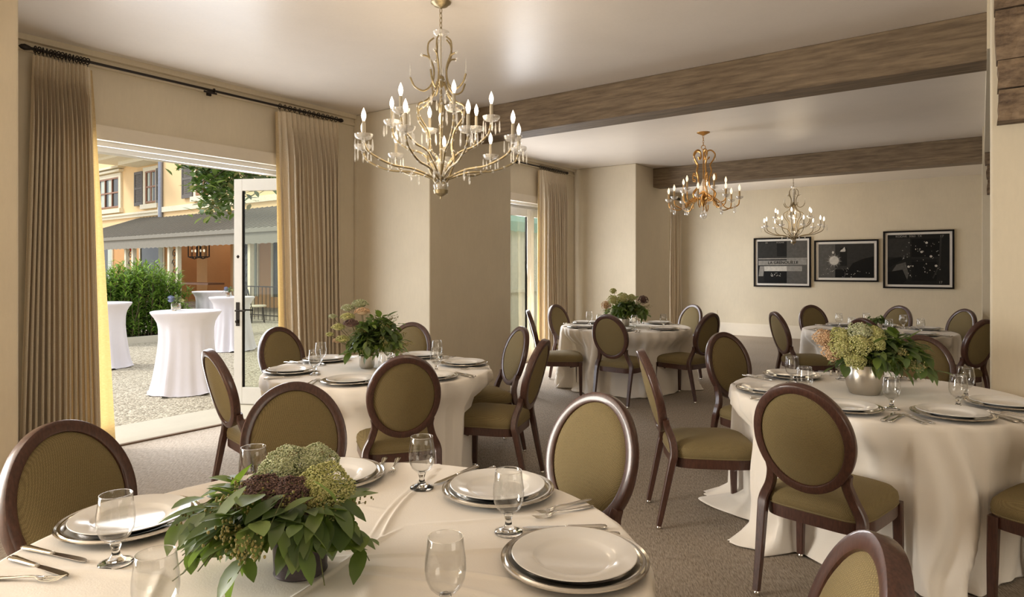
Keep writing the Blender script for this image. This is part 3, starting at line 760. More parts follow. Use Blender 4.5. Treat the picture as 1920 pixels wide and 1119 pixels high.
def make_fork():
    t = thing('dinner_fork', 'fork', 'fork')
    vs = []; fs = []; k = 8
    st = [(0.115, 0.004, 0.0020, 0.003), (0.112, 0.009, 0.0022, 0.003), (0.095, 0.0105, 0.0024, 0.003), (0.06, 0.0075, 0.0024, 0.004), (0.02, 0.0045, 0.0026, 0.006), (-0.01, 0.0035, 0.0026, 0.009), (-0.03, 0.0040, 0.0024, 0.009), (-0.04, 0.010, 0.0016, 0.006), (-0.05, 0.0125, 0.0014, 0.0045)]
    for (y, a, b, z) in st:
        for i in range(k): vs.append((a * math.cos(2 * PI * i / k), y, z + b * math.sin(2 * PI * i / k)))
    for r in range(len(st) - 1):
        for i in range(k): fs.append((r * k + i, r * k + (i + 1) % k, (r + 1) * k + (i + 1) % k, (r + 1) * k + i))
    fs.append(tuple(range(k))); fs.append(tuple((len(st) - 1) * k + i for i in range(k)))
    MB().add(vs, fs).build('handle', M['steel'], t, auto=False)
    mb = MB()
    for x in (-0.0105, -0.0035, 0.0035, 0.0105):
        mb.sweep([(x, -0.046, 0.0048), (x * 1.02, -0.07, 0.004), (x * 1.02, -0.088, 0.007), (x * 1.0, -0.096, 0.010)], [0.0016, 0.0015, 0.0013, 0.0007], 6)
    mb.build('tines', M['steel'], t)
    return t
KN = make_knife(); FK = make_fork()
used = {}
def inst(proto, name, label, cat, group, loc, rz=0.0):
    if proto not in used: used[proto] = 1; o = proto
    else: o = clone(proto)
    o.location = loc; o.rotation_euler = (0, 0, rz); tag(o, label, cat, group); return o
def bucket8(deg):
    d = (deg + 360) % 360
    return ['aisle-side', 'rear aisle-side', 'rear', 'rear window-side', 'window-side', 'front window-side', 'front', 'front aisle-side'][int(((d + 22.5) % 360) // 45)]
TS = {1: 'the dark-pot table', 2: 'the door-side table', 3: 'the silver-bucket table', 4: 'the second-pier table', 5: 'the table under the photographs'}
ZP = ZT + 0.0015
def setting(tb, deg, r=0.615, items='cpkKfFg', jit=0.0, place=None, cutl=None):
    cx, cy = TAB[tb]; a = math.radians(deg); rh = (math.cos(a), math.sin(a)); th = (math.cos(a + PI / 2), math.sin(a + PI / 2))
    pl = (place or bucket8(deg)) + ' place of ' + TS[tb]
    def P(tan, rad): return (cx + rh[0] * rad + th[0] * tan, cy + rh[1] * rad + th[1] * tan)
    rn = random.Random(tb * 100 + int(deg)); j = lambda s_: rn.uniform(-s_, s_)
    x, y = P(0, r)
    if 'c' in items: inst(CG, 'charger', 'round silver charger at the ' + pl, 'charger', 'silver chargers', (x, y, ZP))
    if 'p' in items: inst(PL, 'plate', 'white dinner plate at the ' + pl, 'plate', 'white dinner plates', (x + j(0.006), y + j(0.006), ZP + 0.0185 - 0.013 + 0.0005))
    if 'g' in items: inst(GB, 'goblet', 'stemmed water glass at the ' + pl, 'glass', 'water goblets', (*P(0.17 + j(0.02), r - 0.165 + j(0.015)), ZP))
    rot = a - PI / 2  # handle end (+y) outward
    if 'k' in items: inst(KN, 'knife', 'steel knife next to the plate, %s' % pl, 'knife', 'steel knives', (*P(0.208, r + 0.045 + j(0.01)), ZP), rot + j(0.08))
    if 'K' in items: inst(KN, 'knife', 'outer steel knife, %s' % pl, 'knife', 'steel knives', (*P(0.245, r + 0.055 + j(0.01)), ZP), rot + j(0.10))
    if 'f' in items: inst(FK, 'fork', 'steel fork next to the plate, %s' % pl, 'fork', 'steel forks', (*P(-0.205, r + 0.03 + j(0.01)), ZP), rot + j(0.08))
    if 'F' in items: inst(FK, 'fork', 'outer steel fork, %s' % pl, 'fork', 'steel forks', (*P(-0.242, r + 0.03 + j(0.01)), ZP), rot + j(0.10))
# table with the dark pot: measured positions
def at1(name, proto, lab, cat, grp, x, y, rz=0, dz=0): inst(proto, name, lab, cat, grp, (x, y, ZP + dz), rz)
setting(1, 197, 0.640, 'cp'); setting(1, 140, 0.62, 'cp'); setting(1, 83.5, 0.625, 'cp'); setting(1, 32.5, 0.62, 'cp')
def lay(proto, nm, lab, tip, end, grp, L=0.235):
    """tip = pointing end (blade or tines), end = handle end"""
    dx, dy = end[0] - tip[0], end[1] - tip[1]; rz = math.atan2(dy, dx) - PI / 2; l = math.hypot(dx, dy)
    u = (dx / l, dy / l); back = 0.118 if nm == 'knife' else 0.096
    inst(proto, nm, lab, nm, grp, (tip[0] + u[0] * back, tip[1] + u[1] * back, ZP), rz)
K_ = 'steel knives'; Fk_ = 'steel forks'
lay(KN, 'knife', 'knife lying closest to the window-side silver charger on the dark-pot table', (-1.757, 0.658), (-2.001, 0.592), K_)
lay(KN, 'knife', 'lower of the two parallel knives beside the window-side charger', (-1.706, 0.601), (-1.955, 0.553), K_)
lay(KN, 'knife', 'knife with its tip on the bare cloth behind the tall goblet, by the rear plate', (-1.463, 1.575), (-1.469, 1.836), K_)
lay(KN, 'knife', 'knife tucked against the rear charger of the dark-pot table', (-1.406, 1.603), (-1.413, 1.869), K_)
lay(KN, 'knife', 'upper knife of the pair above the big aisle-side plate', (-1.019, 1.449), (-0.829, 1.597), K_)
lay(KN, 'knife', 'lower knife of the pair touching the big aisle-side charger', (-0.973, 1.432), (-0.776, 1.572), K_)
lay(FK, 'fork', 'upper fork of the pair beside the rear charger, dark-pot table', (-1.045, 1.56), (-0.985, 1.74), Fk_)
lay(FK, 'fork', 'lower fork of the pair beside the rear charger, dark-pot table', (-1.030, 1.52), (-0.945, 1.715), Fk_)
lay(FK, 'fork', 'fork with tines towards us, closer to the flowers, dark-pot table', (-1.69, 1.53), (-1.815, 1.68), Fk_)
lay(FK, 'fork', 'fork with tines towards us, closer to the goblet, dark-pot table', (-1.652, 1.555), (-1.775, 1.71), Fk_)
lay(FK, 'fork', 'fork cut by the bottom edge near the two window-side knives', (-1.70, 0.590), (-1.88, 0.47), Fk_)
for nm, x, y, lab in [('a', -1.700, 0.700, 'goblet in front of the window-side silver charger'), ('b', -1.478, 1.530, 'goblet alone on bare cloth near the two small forks'),
                      ('c', -1.038, 1.410, 'goblet standing before the rear white plate'), ('d', -0.885, 0.985, 'goblet at the bottom edge beside the big aisle-side plate'),
                      ('e', -1.285, 0.600, 'goblet cut by the bottom edge beside the dark flower pot'), ('f', -1.81, 1.135, 'goblet whose rim rises behind the pale flower heads')]:
    inst(GB, 'goblet', lab, 'glass', 'water goblets', (x, y, ZP))
for dg in (180, 236, 300, 350, 50, 105): setting(2, dg)
for dg in (-148, -96, -50, -2, 98, 150): setting(3, dg, 0.60)
for dg in (174, -122, -71, -16, 71, 123): setting(4, dg)
for dg in (-134, -88, -42, 42, 90, 137): setting(5, dg)

# ================================================================= FLOWERS
def leaf_mesh(mb, base, d, up, L, W, curl=0.25, rnd=random, seg=5):
    d = d.normalized(); s_ = d.cross(up)
    if s_.length < 1e-4: s_ = d.cross(Vector((1, 0, 0)))
    s_.normalize(); n_ = s_.cross(d).normalized(); vs = []; fs = []
    for i in range(seg + 1):
        t = i / seg; w_ = W * (math.sin(PI * (0.05 + 0.95 * t)) ** 0.75) if i < seg else W * 0.05
        if i == 0: w_ = W * 0.08
        c = base + d * (L * t) - n_ * (curl * L * t * t)
        vs += [c - s_ * w_ * 0.5 + n_ * w_ * 0.12, c, c + s_ * w_ * 0.5 + n_ * w_ * 0.12]
    for i in range(seg):
        a = i * 3; fs += [(a, a + 1, a + 4, a + 3), (a + 1, a + 2, a + 5, a + 4)]
    mb.add(vs, fs)
def ndir(rnd, e0, e1, a0=0, a1=2 * PI):
    a = rnd.uniform(a0, a1); e = rnd.uniform(e0, e1); return Vector((math.cos(e) * math.cos(a), math.cos(e) * math.sin(a), math.sin(e)))
def flower_head(name, mat, c, rad, n, parent, seed, flat=0.6, fl=0.004, axis=Vector((0, 0, 1))):
    rnd = random.Random(seed); mb = MB(); q = axis.normalized().to_track_quat('Z', 'Y')
    for i in range(n):
        e = rnd.uniform(-0.15, PI / 2); a = rnd.uniform(0, 2 * PI)
        lump = 1 + 0.10 * math.sin(5 * a + seed) * math.cos(4 * e) + rnd.uniform(-0.08, 0.06)
        p = Vector((math.cos(e) * math.cos(a), math.cos(e) * math.sin(a), math.sin(e) * flat)) * rad * lump
        p = q @ p + Vector(c); r = fl * rnd.uniform(0.7, 1.4)
        mb.ball(p, r, 5, 3, (1, 1, 0.8))
    # inner mass so that the head is not hollow
    mb.ball(c, rad * 0.80, 12, 8, (1, 1, flat * 0.9)) if axis.z > 0.9 else mb.ball(c, rad * (0.52 if n > 1000 else 0.66), 10, 6)
    return mb.build(name, mat, parent)
def arrangement(label, loc, potkind, W, Ht, seed, nstem, leafL, bias=(0, 0), heads=(), nseed=14, zc=None, droop=1.0, leafk=9, fill=6, low=False, lw_=(0.32, 0.5)):
    rnd = random.Random(seed)
    t = thing('flower_arrangement', label, 'flowers', loc, 0)
    if potkind == 'dark':
        pr, ph = 0.066, 0.125
        MB().lathe([(0, 0), (0.060, 0), (0.062, 0.003), (0.0605, 0.008), (0.063, 0.06), (pr, ph), (pr + 0.003, ph + 0.002), (pr + 0.001, ph + 0.005), (pr - 0.003, ph), (0.06, 0.02), (0, 0.015)], 40).build('pot', M['darkpot'], t)
    elif potkind == 'silver':
        pr, ph = 0.088, 0.165
        MB().lathe([(0, 0), (0.074, 0), (0.078, 0.004), (0.094, 0.045), (0.102, 0.095), (0.099, 0.13), (0.090, ph - 0.006), (0.091, ph), (0.086, ph), (0.09, 0.12), (0.09, 0.05), (0, 0.01)], 48).build('bucket', M['brushed'], t)
    else:
        pr, ph = 0.055, 0.09
        MB().lathe([(0, 0), (0.045, 0), (0.055, 0.02), (pr, ph), (pr - 0.004, ph), (0.05, 0.02), (0, 0.006)], 32).build('bowl', M['brushed'] if potkind == 'small' else M['glass'], t)
    def clash(p, d_, L):
        d_ = d_.normalized()
        for h in heads:
            hc = Vector(h[:3])
            for q in (0.35, 0.7, 1.0):
                v = p + d_ * L * q - hc
                if v.length < h[3] * 1.15: return True
                # in the line of growth above the head
                if v.z > -h[3] * 0.3 and math.hypot(v.x, v.y) < h[3] * 1.1: return True
        return False
    leaves = MB(); stems = MB(); seeds = MB()
    o = Vector((0, 0, ph))
    for i in range(nstem):
        a = rnd.uniform(0, 2 * PI); reach = W * 0.5 * rnd.uniform(0.45, 1.0); rise = Ht * rnd.uniform(0.15, 0.95) * (1.2 - 0.8 * reach / (W * 0.5))
        ex = Vector((math.cos(a) * reach + bias[0], math.sin(a) * reach + bias[1], ph + rise - droop * 0.35 * rnd.random() * (reach / (W * .5)) * ph * 1.6))
        mid = Vector((ex.x * 0.45, ex.y * 0.45, ph + rise * 1.0 + 0.03))
        pts = arc([o + Vector((rnd.uniform(-.03, .03), rnd.uniform(-.03, .03), -0.02)), mid, ex], 6)
        for p_ in pts: p_.z = max(p_.z, 0.012)
        stems.sweep(pts, 0.0014, 4, cap=False)
        for k in range(leafk):
            q = rnd.uniform(0.2, 1.0); p = pts[min(len(pts) - 1, int(q * (len(pts) - 1)))]
            tan = (pts[min(len(pts) - 1, int(q * (len(pts) - 1)) + 1)] - pts[max(0, int(q * (len(pts) - 1)) - 1)]).normalized()
            d_ = (tan * 0.5 + ndir(rnd, -0.9, 0.5) * 0.8); L = leafL * rnd.uniform(0.6, 1.25)
            if p.z + d_.normalized().z * L < 0.012: d_.z = abs(d_.z) * 0.2
            if clash(Vector(p), d_, L): continue
            leaf_mesh(leaves, Vector(p), d_, Vector((0, 0, 1)), L, L * rnd.uniform(*lw_), rnd.uniform(0, 0.35) if p.z > L * 0.5 else 0.0, rnd)
    for i in range(nstem * fill):
        d_ = ndir(rnd, -0.25, 1.45 if not low else 0.5); rr_ = rnd.uniform(0.35, 0.9)
        p = Vector((d_.x * W * 0.42 * rr_ + bias[0] * 0.8, d_.y * W * 0.42 * rr_ + bias[1] * 0.8, ph + 0.02 + (d_.z * 0.5 + 0.35) * Ht * rr_))
        p.z = max(p.z, 0.05); o_ = (d_ * 0.7 + ndir(rnd, -1.2, 0.5)); L = leafL * rnd.uniform(0.6, 1.15)
        if p.z + o_.normalized().z * L < 0.012: o_.z = 0
        if clash(p, o_, L): continue
        leaf_mesh(leaves, p, o_, Vector((0, 0, 1)), L, L * rnd.uniform(*lw_), rnd.uniform(0, 0.3), rnd)
    fo = leaves.build('foliage', M['leaf'], t, auto=False); stems.build('stems', M['stem'], t)
    for i in range(nseed):
        a = rnd.uniform(0, 2 * PI); reach = W * 0.5 * rnd.uniform(0.1, 0.85); zz = ph + Ht * rnd.uniform(0.1, 0.9) * (1.1 - 0.7 * reach / (W * 0.5))
        c = Vector((math.cos(a) * reach + bias[0], math.sin(a) * reach + bias[1], zz)); sd = MB()
        dr = Vector((math.cos(a), math.sin(a), 0.2))
        for k in range(46):
            p = c + dr * rnd.uniform(-0.04, 0.05) + Vector((rnd.gauss(0, .011), rnd.gauss(0, .011), rnd.gauss(0, .011))); p.z = max(p.z, 0.012)
            sd.ball(p, 0.0027 * rnd.uniform(0.7, 1.3), 5, 3, (1, 1, 1.3))
            if k % 4 == 0: sd.sweep([c - dr * 0.06, p], 0.0006, 3, cap=False)
        sd.build('seed_cluster', M['seed'], t)
    for i, (x, y, z, r, n, mat, ax) in enumerate(heads):
        h_ = flower_head('flower_head', M[mat], (x, y, z), r, n, t, seed + i, axis=Vector(ax), fl=0.0023 if n > 1000 else (0.0042 if r > 0.03 and potkind != 'bowl' else 0.0032))
        h_['label'] = {'flo_green': 'pale green-white lace flower head', 'flo_yellow': 'yellow-green lace flower head', 'flo_purple': 'dark purple flower head', 'flo_pink': 'pinkish flower head', 'flo_blue': 'blue flower head'}[mat]
        mb = MB(); mb.sweep([(0, 0, ph), (x * 0.6, y * 0.6, lerp(ph, z, 0.6)), (x, y, z)], 0.002, 5); mb.build('flower_stem', M['stem'], h_)
    return t
# screen-right unit vector and depth unit vector in plan
RX, RY = math.cos(YAW), math.sin(YAW); DX, DY = -math.sin(YAW), math.cos(YAW)
def sd_(r_, d_): return (r_ * RX + d_ * DX, r_ * RY + d_ * DY)
def hd(r_, d_, z, rad, n, mat, ax=(0, 0, 1)): x, y = sd_(r_, d_); return (x, y, z, rad, n, mat, ax)
vw = (-DX * 0.9, -DY * 0.9, 0.75)
arrangement('low spread of eucalyptus leaves, pale and purple lace flowers in a dark pot', (-1.303, 0.94, ZP + 0.002), 'dark', 0.46, 0.10, 5, 52, 0.088, sd_(-0.055, -0.03),
    [hd(-0.050, 0.05, 0.218, 0.062, 2600, 'flo_green', vw), hd(0.012, 0.065, 0.225, 0.055, 2600, 'flo_green', vw), hd(0.058, -0.015, 0.190, 0.066, 2600, 'flo_yellow', vw),
     hd(-0.080, -0.045, 0.182, 0.056, 2600, 'flo_purple', vw), hd(-0.015, -0.05, 0.180, 0.056, 2600, 'flo_purple', vw)], 26, leafk=8, droop=2.6, fill=4, low=True, lw_=(0.38, 0.58))
arrangement('tall leafy bouquet with pale lace heads leaning to the curtain, door-side table', (-3.60, 3.16, ZP), 'small', 0.50, 0.36, 11, 40, 0.085, sd_(0.09, 0.0),
    [hd(-0.14, 0, 0.43, 0.045, 300, 'flo_green'), hd(-0.05, 0, 0.46, 0.055, 380, 'flo_green'), hd(-0.25, 0, 0.37, 0.03, 160, 'flo_green'), hd(-0.27, 0, 0.24, 0.028, 160, 'flo_yellow'), hd(-0.01, -.10, 0.41, 0.05, 300, 'flo_pink'),
     hd(-0.12, -.08, 0.37, 0.05, 300, 'flo_yellow'), hd(-0.18, -.10, 0.30, 0.045, 300, 'flo_yellow'), hd(-0.08, -.14, 0.33, 0.05, 300, 'flo_purple'), hd(-0.14, -.14, 0.22, 0.045, 260, 'flo_yellow'), hd(-0.20, -.04, 0.20, 0.035, 200, 'flo_pink')], 34, leafk=10, fill=8, lw_=(0.4, 0.62))
arrangement('wide bouquet spilling from a brushed silver bucket beside the pillar', (-0.545, 4.20, ZP), 'silver', 0.60, 0.22, 23, 52, 0.095, sd_(0.10, 0.0),
    [hd(-0.05, -.05, 0.345, 0.070, 800, 'flo_green', vw), hd(-0.15, -.03, 0.32, 0.065, 700, 'flo_yellow', vw), hd(-0.23, 0, 0.31, 0.062, 600, 'flo_pink', vw), hd(-0.18, -.09, 0.27, 0.065, 700, 'flo_yellow', vw), hd(-0.12, -.12, 0.21, 0.058, 600, 'flo_yellow', vw),
     hd(-0.09, -.12, 0.29, 0.06, 600, 'flo_yellow', vw), hd(0.03, -.05, 0.34, 0.055, 500, 'flo_yellow', vw), hd(-0.22, -.06, 0.24, 0.05, 500, 'flo_pink', vw), hd(0.0, -.12, 0.30, 0.045, 400, 'flo_yellow', vw)], 34, leafk=10, droop=1.6, fill=9)
arrangement('dense green and russet bouquet on the table by the second pier', (-3.63, 7.41, ZP), 'small', 0.66, 0.34, 31, 50, 0.10, sd_(0.0, 0.0),
    [hd(-0.17, -.12, 0.33, 0.07, 500, 'flo_yellow', vw), hd(-0.25, -.05, 0.26, 0.06, 400, 'flo_pink', vw), hd(-0.05, -.15, 0.36, 0.07, 500, 'flo_yellow', vw), hd(0.06, -.12, 0.36, 0.05, 400, 'flo_yellow', vw), hd(0.22, -.05, 0.33, 0.06, 400, 'flo_purple', vw), hd(-0.15, 0, 0.44, 0.04, 260, 'flo_yellow', vw)], 16, leafk=8, fill=7)
arrangement('small leafy centrepiece mostly hidden, on the table under the photographs', (-0.99, 8.64, ZP), 'small', 0.30, 0.05, 41, 14, 0.06, (0, 0), (), 4, leafk=6, fill=3)

# ================================================================= CHANDELIERS
def drop_mesh(L=0.05, r=0.007):
    return [(0, 0), (r * 0.3, -L * 0.05), (r * 0.75, -L * 0.3), (r, -L * 0.62), (r * 0.75, -L * 0.85), (0, -L)]
def bulb_mesh(s_=1.0): return [(0, 0), (0.007 * s_, 0.0), (0.0085 * s_, 0.006), (0.0135 * s_, 0.022), (0.0155 * s_, 0.036), (0.0125 * s_, 0.055), (0.006 * s_, 0.072), (0.001, 0.084), (0, 0.085)]
def arm(parent, a, r, zhub, zlow, zcup, mat, sleeve, bulbm, ndrops=5, dropL=0.085, cup=True, glassy=True, sl=0.075, rh=0.03, scroll=False, cupr=0.055):
    ca, sa = math.cos(a), math.sin(a)
    e = bpy.data.objects.new('arm', None)
    pts = [(rh, zhub), (r * 0.35, lerp(zhub, zlow, 0.75)), (r * 0.66, zlow), (r * 0.93, lerp(zlow, zcup, 0.45)), (r, zcup - 0.012)]
    if scroll: pts = [(rh, zhub), (r * 0.18, zhub + 0.05), (r * 0.42, zhub - 0.02), (r * 0.66, zlow), (r * 0.95, zlow + 0.03), (r, zcup - 0.012)]
    P = arc([(x * ca, x * sa, z) for x, z in pts], 6)
    mb = MB().sweep(P, 0.0075, 6)
    if scroll:
        c0 = (r * 0.5, lerp(zhub, zlow, 0.5)); mb.sweep([((c0[0] + 0.03 * (1 - k / 16) * math.cos(k * 0.6)) * ca, (c0[0] + 0.03 * (1 - k / 16) * math.cos(k * 0.6)) * sa, c0[1] - 0.02 + 0.03 * (1 - k / 16) * math.sin(k * 0.6)) for k in range(14)], 0.005, 5)
    gb = MB()
    if glassy:
        for k in range(0, len(P), 3): gb.ball(P[k], 0.0115, 6, 4)
    ar = two_tone('arm', mb, gb, mat, M['crystal'], parent)
    T = Matrix.Translation((r * ca, r * sa, zcup))
    MB().lathe([(0.004, -0.012), (0.010, -0.004), (0.022, 0.0), (cupr * 0.8, 0.006), (cupr, 0.020), (cupr + 0.003, 0.034), (cupr, 0.034), (cupr * 0.8, 0.010), (0.020, 0.004), (0.0, 0.003)], 16, T).build('candle_cup', M['crystal'] if cup else mat, ar)
    MB().lathe([(0.011, 0.0), (0.012, 0.003), (0.011, sl), (0.008, sl + 0.008), (0, sl + 0.008)], 12, T).build('candle_sleeve', sleeve, ar)
    MB().lathe(bulb_mesh(), 14, T @ Matrix.Translation((0, 0, sl + 0.008))).build('bulb', bulbm, ar)
    for k in range(ndrops):
        b = 2 * PI * k / ndrops + a
        d0 = MB().lathe(drop_mesh(dropL, 0.0065), 6, T @ Matrix.Translation((cupr * math.cos(b), cupr * math.sin(b), 0.006)))
        d0.build('crystal_drop', M['crystal'], ar, smooth=False)
    return ar
def chain(parent, z0, z1, mat):
    mb = MB(); n = max(2, int(abs(z1 - z0) / 0.03)); 
    for k in range(n):
        z = lerp(z0, z1, (k + 0.5) / n)
        L = [(0.009 * math.cos(q * PI / 5), 0, 0.021 * math.sin(q * PI / 5)) for q in range(10)]
        if k % 2: L = [(y, x, z_) for x, y, z_ in L]
        mb.sweep([(x, y, z + z_) for x, y, z_ in L], 0.0028, 5, closed=True)
    mb.build('chain', mat, parent)
def chandelier_crystal(label, loc, metal, bulb, sc=1.0, drops=5, rot=0.0, glassy=True, warm=20):
    t = thing('chandelier', label, 'chandelier', loc, rot, None)
    MB().lathe([(0, 0.0), (0.066, 0.0), (0.066, -0.006), (0.055, -0.012), (0.045, -0.024), (0.018, -0.034), (0.006, -0.042), (0, -0.044)], 32, Matrix.Translation((0, 0, 0))).build('canopy', metal, t)
    chain(t, -0.04, -0.20, metal)
    z = -0.20
    MB().lathe([(0.006, z), (0.02, z - 0.012), (0.045, z - 0.006), (0.052, z + 0.006), (0.055, z + 0.003), (0.048, z - 0.014), (0.024, z - 0.03), (0.017, z - 0.10), (0.012, z - 0.22), (0.02, z - 0.25), (0.02, z - 0.28), (0.008, z - 0.29)], 20).build('glass_crown', M['crystal'], t)
    MB().sweep([(0, 0, -0.2), (0, 0, -1.20)], 0.006, 8).build('stem', metal, t)
    MB().lathe([(0.0, -0.49), (0.02, -0.49), (0.026, -0.51), (0.022, -0.545), (0.008, -0.565), (0, -0.57)], 20).build('hub', metal, t)
    MB().lathe([(0.0, -0.655), (0.010, -0.655), (0.018, -0.675), (0.018, -0.715), (0.010, -0.73), (0, -0.73)], 16).build('bulb_socket', metal, t)
    MB().lathe([(r_, -q) for r_, q in [(0, 0.73), (0.007, 0.732), (0.0135, 0.752), (0.0155, 0.766), (0.0125, 0.785), (0.004, 0.808), (0, 0.812)]], 14).build('hanging_bulb', bulb, t)
    MB().lathe([(0.0, -1.03), (0.02, -1.035), (0.045, -1.055), (0.05, -1.08), (0.035, -1.11), (0.015, -1.125), (0, -1.13)], 20).build('glass_ball', M['crystal'], t)
    MB().lathe([(0.03, -1.205), (0.05, -1.20), (0.052, -1.207), (0.046, -1.225), (0.044, -1.235)], 24).build('glass_bowl', M['crystal'], t)
    MB().lathe([(0, -1.19), (0.035, -1.19), (0.04, -1.2), (0.044, -1.235), (0.050, -1.238), (0.044, -1.262), (0.02, -1.275), (0.006, -1.28), (0.006, -1.295), (0, -1.30)], 24).build('base_cup', metal, t)
    # cage ribs
    for k in range(6):
        a = k * PI / 3 + 0.25; ca, sa = math.cos(a), math.sin(a)
        pts = arc([(x * ca, x * sa, zz) for x, zz in [(0.025, -0.52), (0.055, -0.60), (0.105, -0.66), (0.17, -0.70), (0.165, -0.77), (0.10, -0.86), (0.085, -0.95), (0.10, -1.05), (0.06, -1.15), (0.03, -1.20)]], 5)
        gb = MB()
        for q in range(0, len(pts) if glassy else 0, 4): gb.ball(pts[q], 0.0115, 6, 4)
        two_tone('cage_rib', MB().sweep(pts, 0.0075, 6), gb, metal, M['crystal'], t)
    # crown scrolls
    for k in range(5):
        a = k * 2 * PI / 5 + 0.1; ca, sa = math.cos(a), math.sin(a)
        pts = arc([(x * ca, x * sa, zz) for x, zz in [(0.20, -0.50), (0.17, -0.56), (0.11, -0.585), (0.06, -0.54), (0.045, -0.45), (0.075, -0.37), (0.12, -0.35)]], 6)
        sc_ = MB().sweep(pts, 0.0065, 6).build('crown_scroll', metal, t)
        pts2 = arc([(x * ca, x * sa, zz) for x, zz in [(0.07, -0.375), (0.085, -0.33), (0.08, -0.27), (0.045, -0.235)]], 6)
        MB().sweep(pts2, 0.006, 6).build('scroll_tip', metal, sc_)
        MB().lathe([(0.006, 0), (0.004, 0.05), (0.0, 0.09)], 8, Matrix.Translation((0.20 * ca, 0.20 * sa, -0.49))).build('glass_spike', M['crystal'], sc_)
        MB().ball((0.125 * ca, 0.125 * sa, -0.35), 0.013, 8, 6).build('glass_rosette', M['crystal'], sc_)
    for k in range(9):
        a = 2 * PI * k / 9 + 0.17; arm(t, a, 0.53, -1.17, -1.10, -0.965, metal, M['candle'], bulb, drops, glassy=glassy, sl=0.105)
    for k in range(6):
        a = 2 * PI * k / 6 + 0.45; arm(t, a, 0.34, -1.12, -0.96, -0.80, metal, M['candle'], bulb, drops, glassy=glassy, sl=0.105)
    for k in range(12):
        a = 2 * PI * k / 12; r_ = 0.09 if k % 2 else 0.2
        MB().lathe(drop_mesh(0.075, 0.009), 6, Matrix.Translation((r_ * math.cos(a), r_ * math.sin(a), -0.62 if k % 2 else -1.12))).build('hanging_crystal', M['crystal'], t, smooth=False)
    lamp('chandelier_light', 'POINT', warm * 0.8, (loc[0], loc[1], loc[2] - 0.86), (1.0, 0.80, 0.55), shadow_soft_size=0.3)
    return t
chandelier_crystal('large brass and crystal chandelier with lit candle bulbs hanging over the first room bay', (-2.88, 3.16, H), M['brass'], M['bulb'])
chandelier_crystal('small distant bronze chandelier hanging in front of the framed photographs', (-2.88, 13.02, H), M['bronze'], M['bulb'], drops=1, rot=0.2, glassy=False)
def chandelier_gold(label, loc):
    g = M['gold']; t = thing('chandelier', label, 'chandelier', loc)
    MB().lathe([(0, 0.0), (0.082, 0.0), (0.080, -0.006), (0.03, -0.03), (0.012, -0.04), (0, -0.042)], 32).build('canopy', g, t)
    chain(t, -0.04, -0.165, g)
    MB().sweep([(0.026 * math.cos(q * PI / 8), 0, -0.19 + 0.026 * math.sin(q * PI / 8)) for q in range(16)], 0.005, 6, closed=True).build('ring', g, t)
    MB().sweep([(0, 0, -0.21), (0, 0, -0.98)], 0.007, 8).build('stem', g, t)
    for k in range(5):
        a = k * 2 * PI / 5 + 0.35; ca, sa = math.cos(a), math.sin(a)
        pts = arc([(x * ca, x * sa, zz) for x, zz in [(0.075, -0.315), (0.06, -0.34), (0.035, -0.31), (0.05, -0.245), (0.10, -0.235), (0.145, -0.29), (0.12, -0.36), (0.085, -0.42), (0.10, -0.50), (0.075, -0.60), (0.085, -0.70), (0.15, -0.78), (0.12, -0.86), (0.03, -0.85)]], 6)
        rb = MB().sweep(pts, 0.010, 6).build('cage_rib', g, t)
        MB().sweep(arc([(x * ca, x * sa, zz) for x, zz in [(0.10, -0.56), (0.15, -0.53), (0.16, -0.60), (0.12, -0.62)]], 5), 0.006, 5).build('scroll', g, rb)
        MB().lathe(drop_mesh(0.07, 0.012), 6, Matrix.Translation((0.15 * ca, 0.15 * sa, -0.30))).build('crystal_drop', M['crystal'], rb, smooth=False)
    MB().lathe([(0, -0.75), (0.02, -0.75), (0.05, -0.80), (0.045, -0.84), (0.02, -0.87), (0.03, -0.90), (0.012, -0.95), (0, -0.96)], 20).build('hub', g, t)
    MB().lathe([(0, -0.60), (0.01, -0.60), (0.03, -0.66), (0.05, -0.72), (0.06, -0.76), (0.03, -0.78), (0, -0.78)], 16).build('glass_body', M['crystal'], t)
    MB().lathe([(0, -0.965), (0.008, -0.97), (0.012, -0.99), (0.006, -1.01), (0, -1.01)], 10).build('finial', g, t)
    MB().ball((0, 0, -1.065), 0.048, 14, 8).build('crystal_ball', M['crystal'], t, smooth=False)
    for k in range(8):
        a = 2 * PI * k / 8 + 0.2
        arm(t, a, 0.44, -0.86, -0.985, -0.875, g, M['goldcandle'], M['warmbulb'], 0, glassy=False, sl=0.095, scroll=True, cupr=0.045)
    for k in range(5):
        a = 2 * PI * k / 5 + 0.5
        arm(t, a, 0.28, -0.83, -0.90, -0.76, g, M['goldcandle'], M['warmbulb'], 0, glassy=False, sl=0.10, scroll=True, cupr=0.045)
    for k in range(12):
        a = 2 * PI * k / 12 + 0.3; r_ = 0.44 if k % 3 else 0.22; z_ = -0.94 if k % 3 else -0.97
        MB().lathe([(0, 0), (0.004, -0.01), (0.017, -0.05), (0.020, -0.075), (0.012, -0.095), (0, -0.102)], 8, Matrix.Translation((r_ * math.cos(a), r_ * math.sin(a), z_ + 0.01))).build('pear_crystal', M['crystal'], t, smooth=False)
    lamp('chandelier_light', 'POINT', 5, (loc[0], loc[1], loc[2] - 0.72), (1.0, 0.80, 0.55), shadow_soft_size=0.25)
chandelier_gold('gilded scroll chandelier with clear pear-shaped crystals hanging over the second bay', (-2.89, 8.15, H))

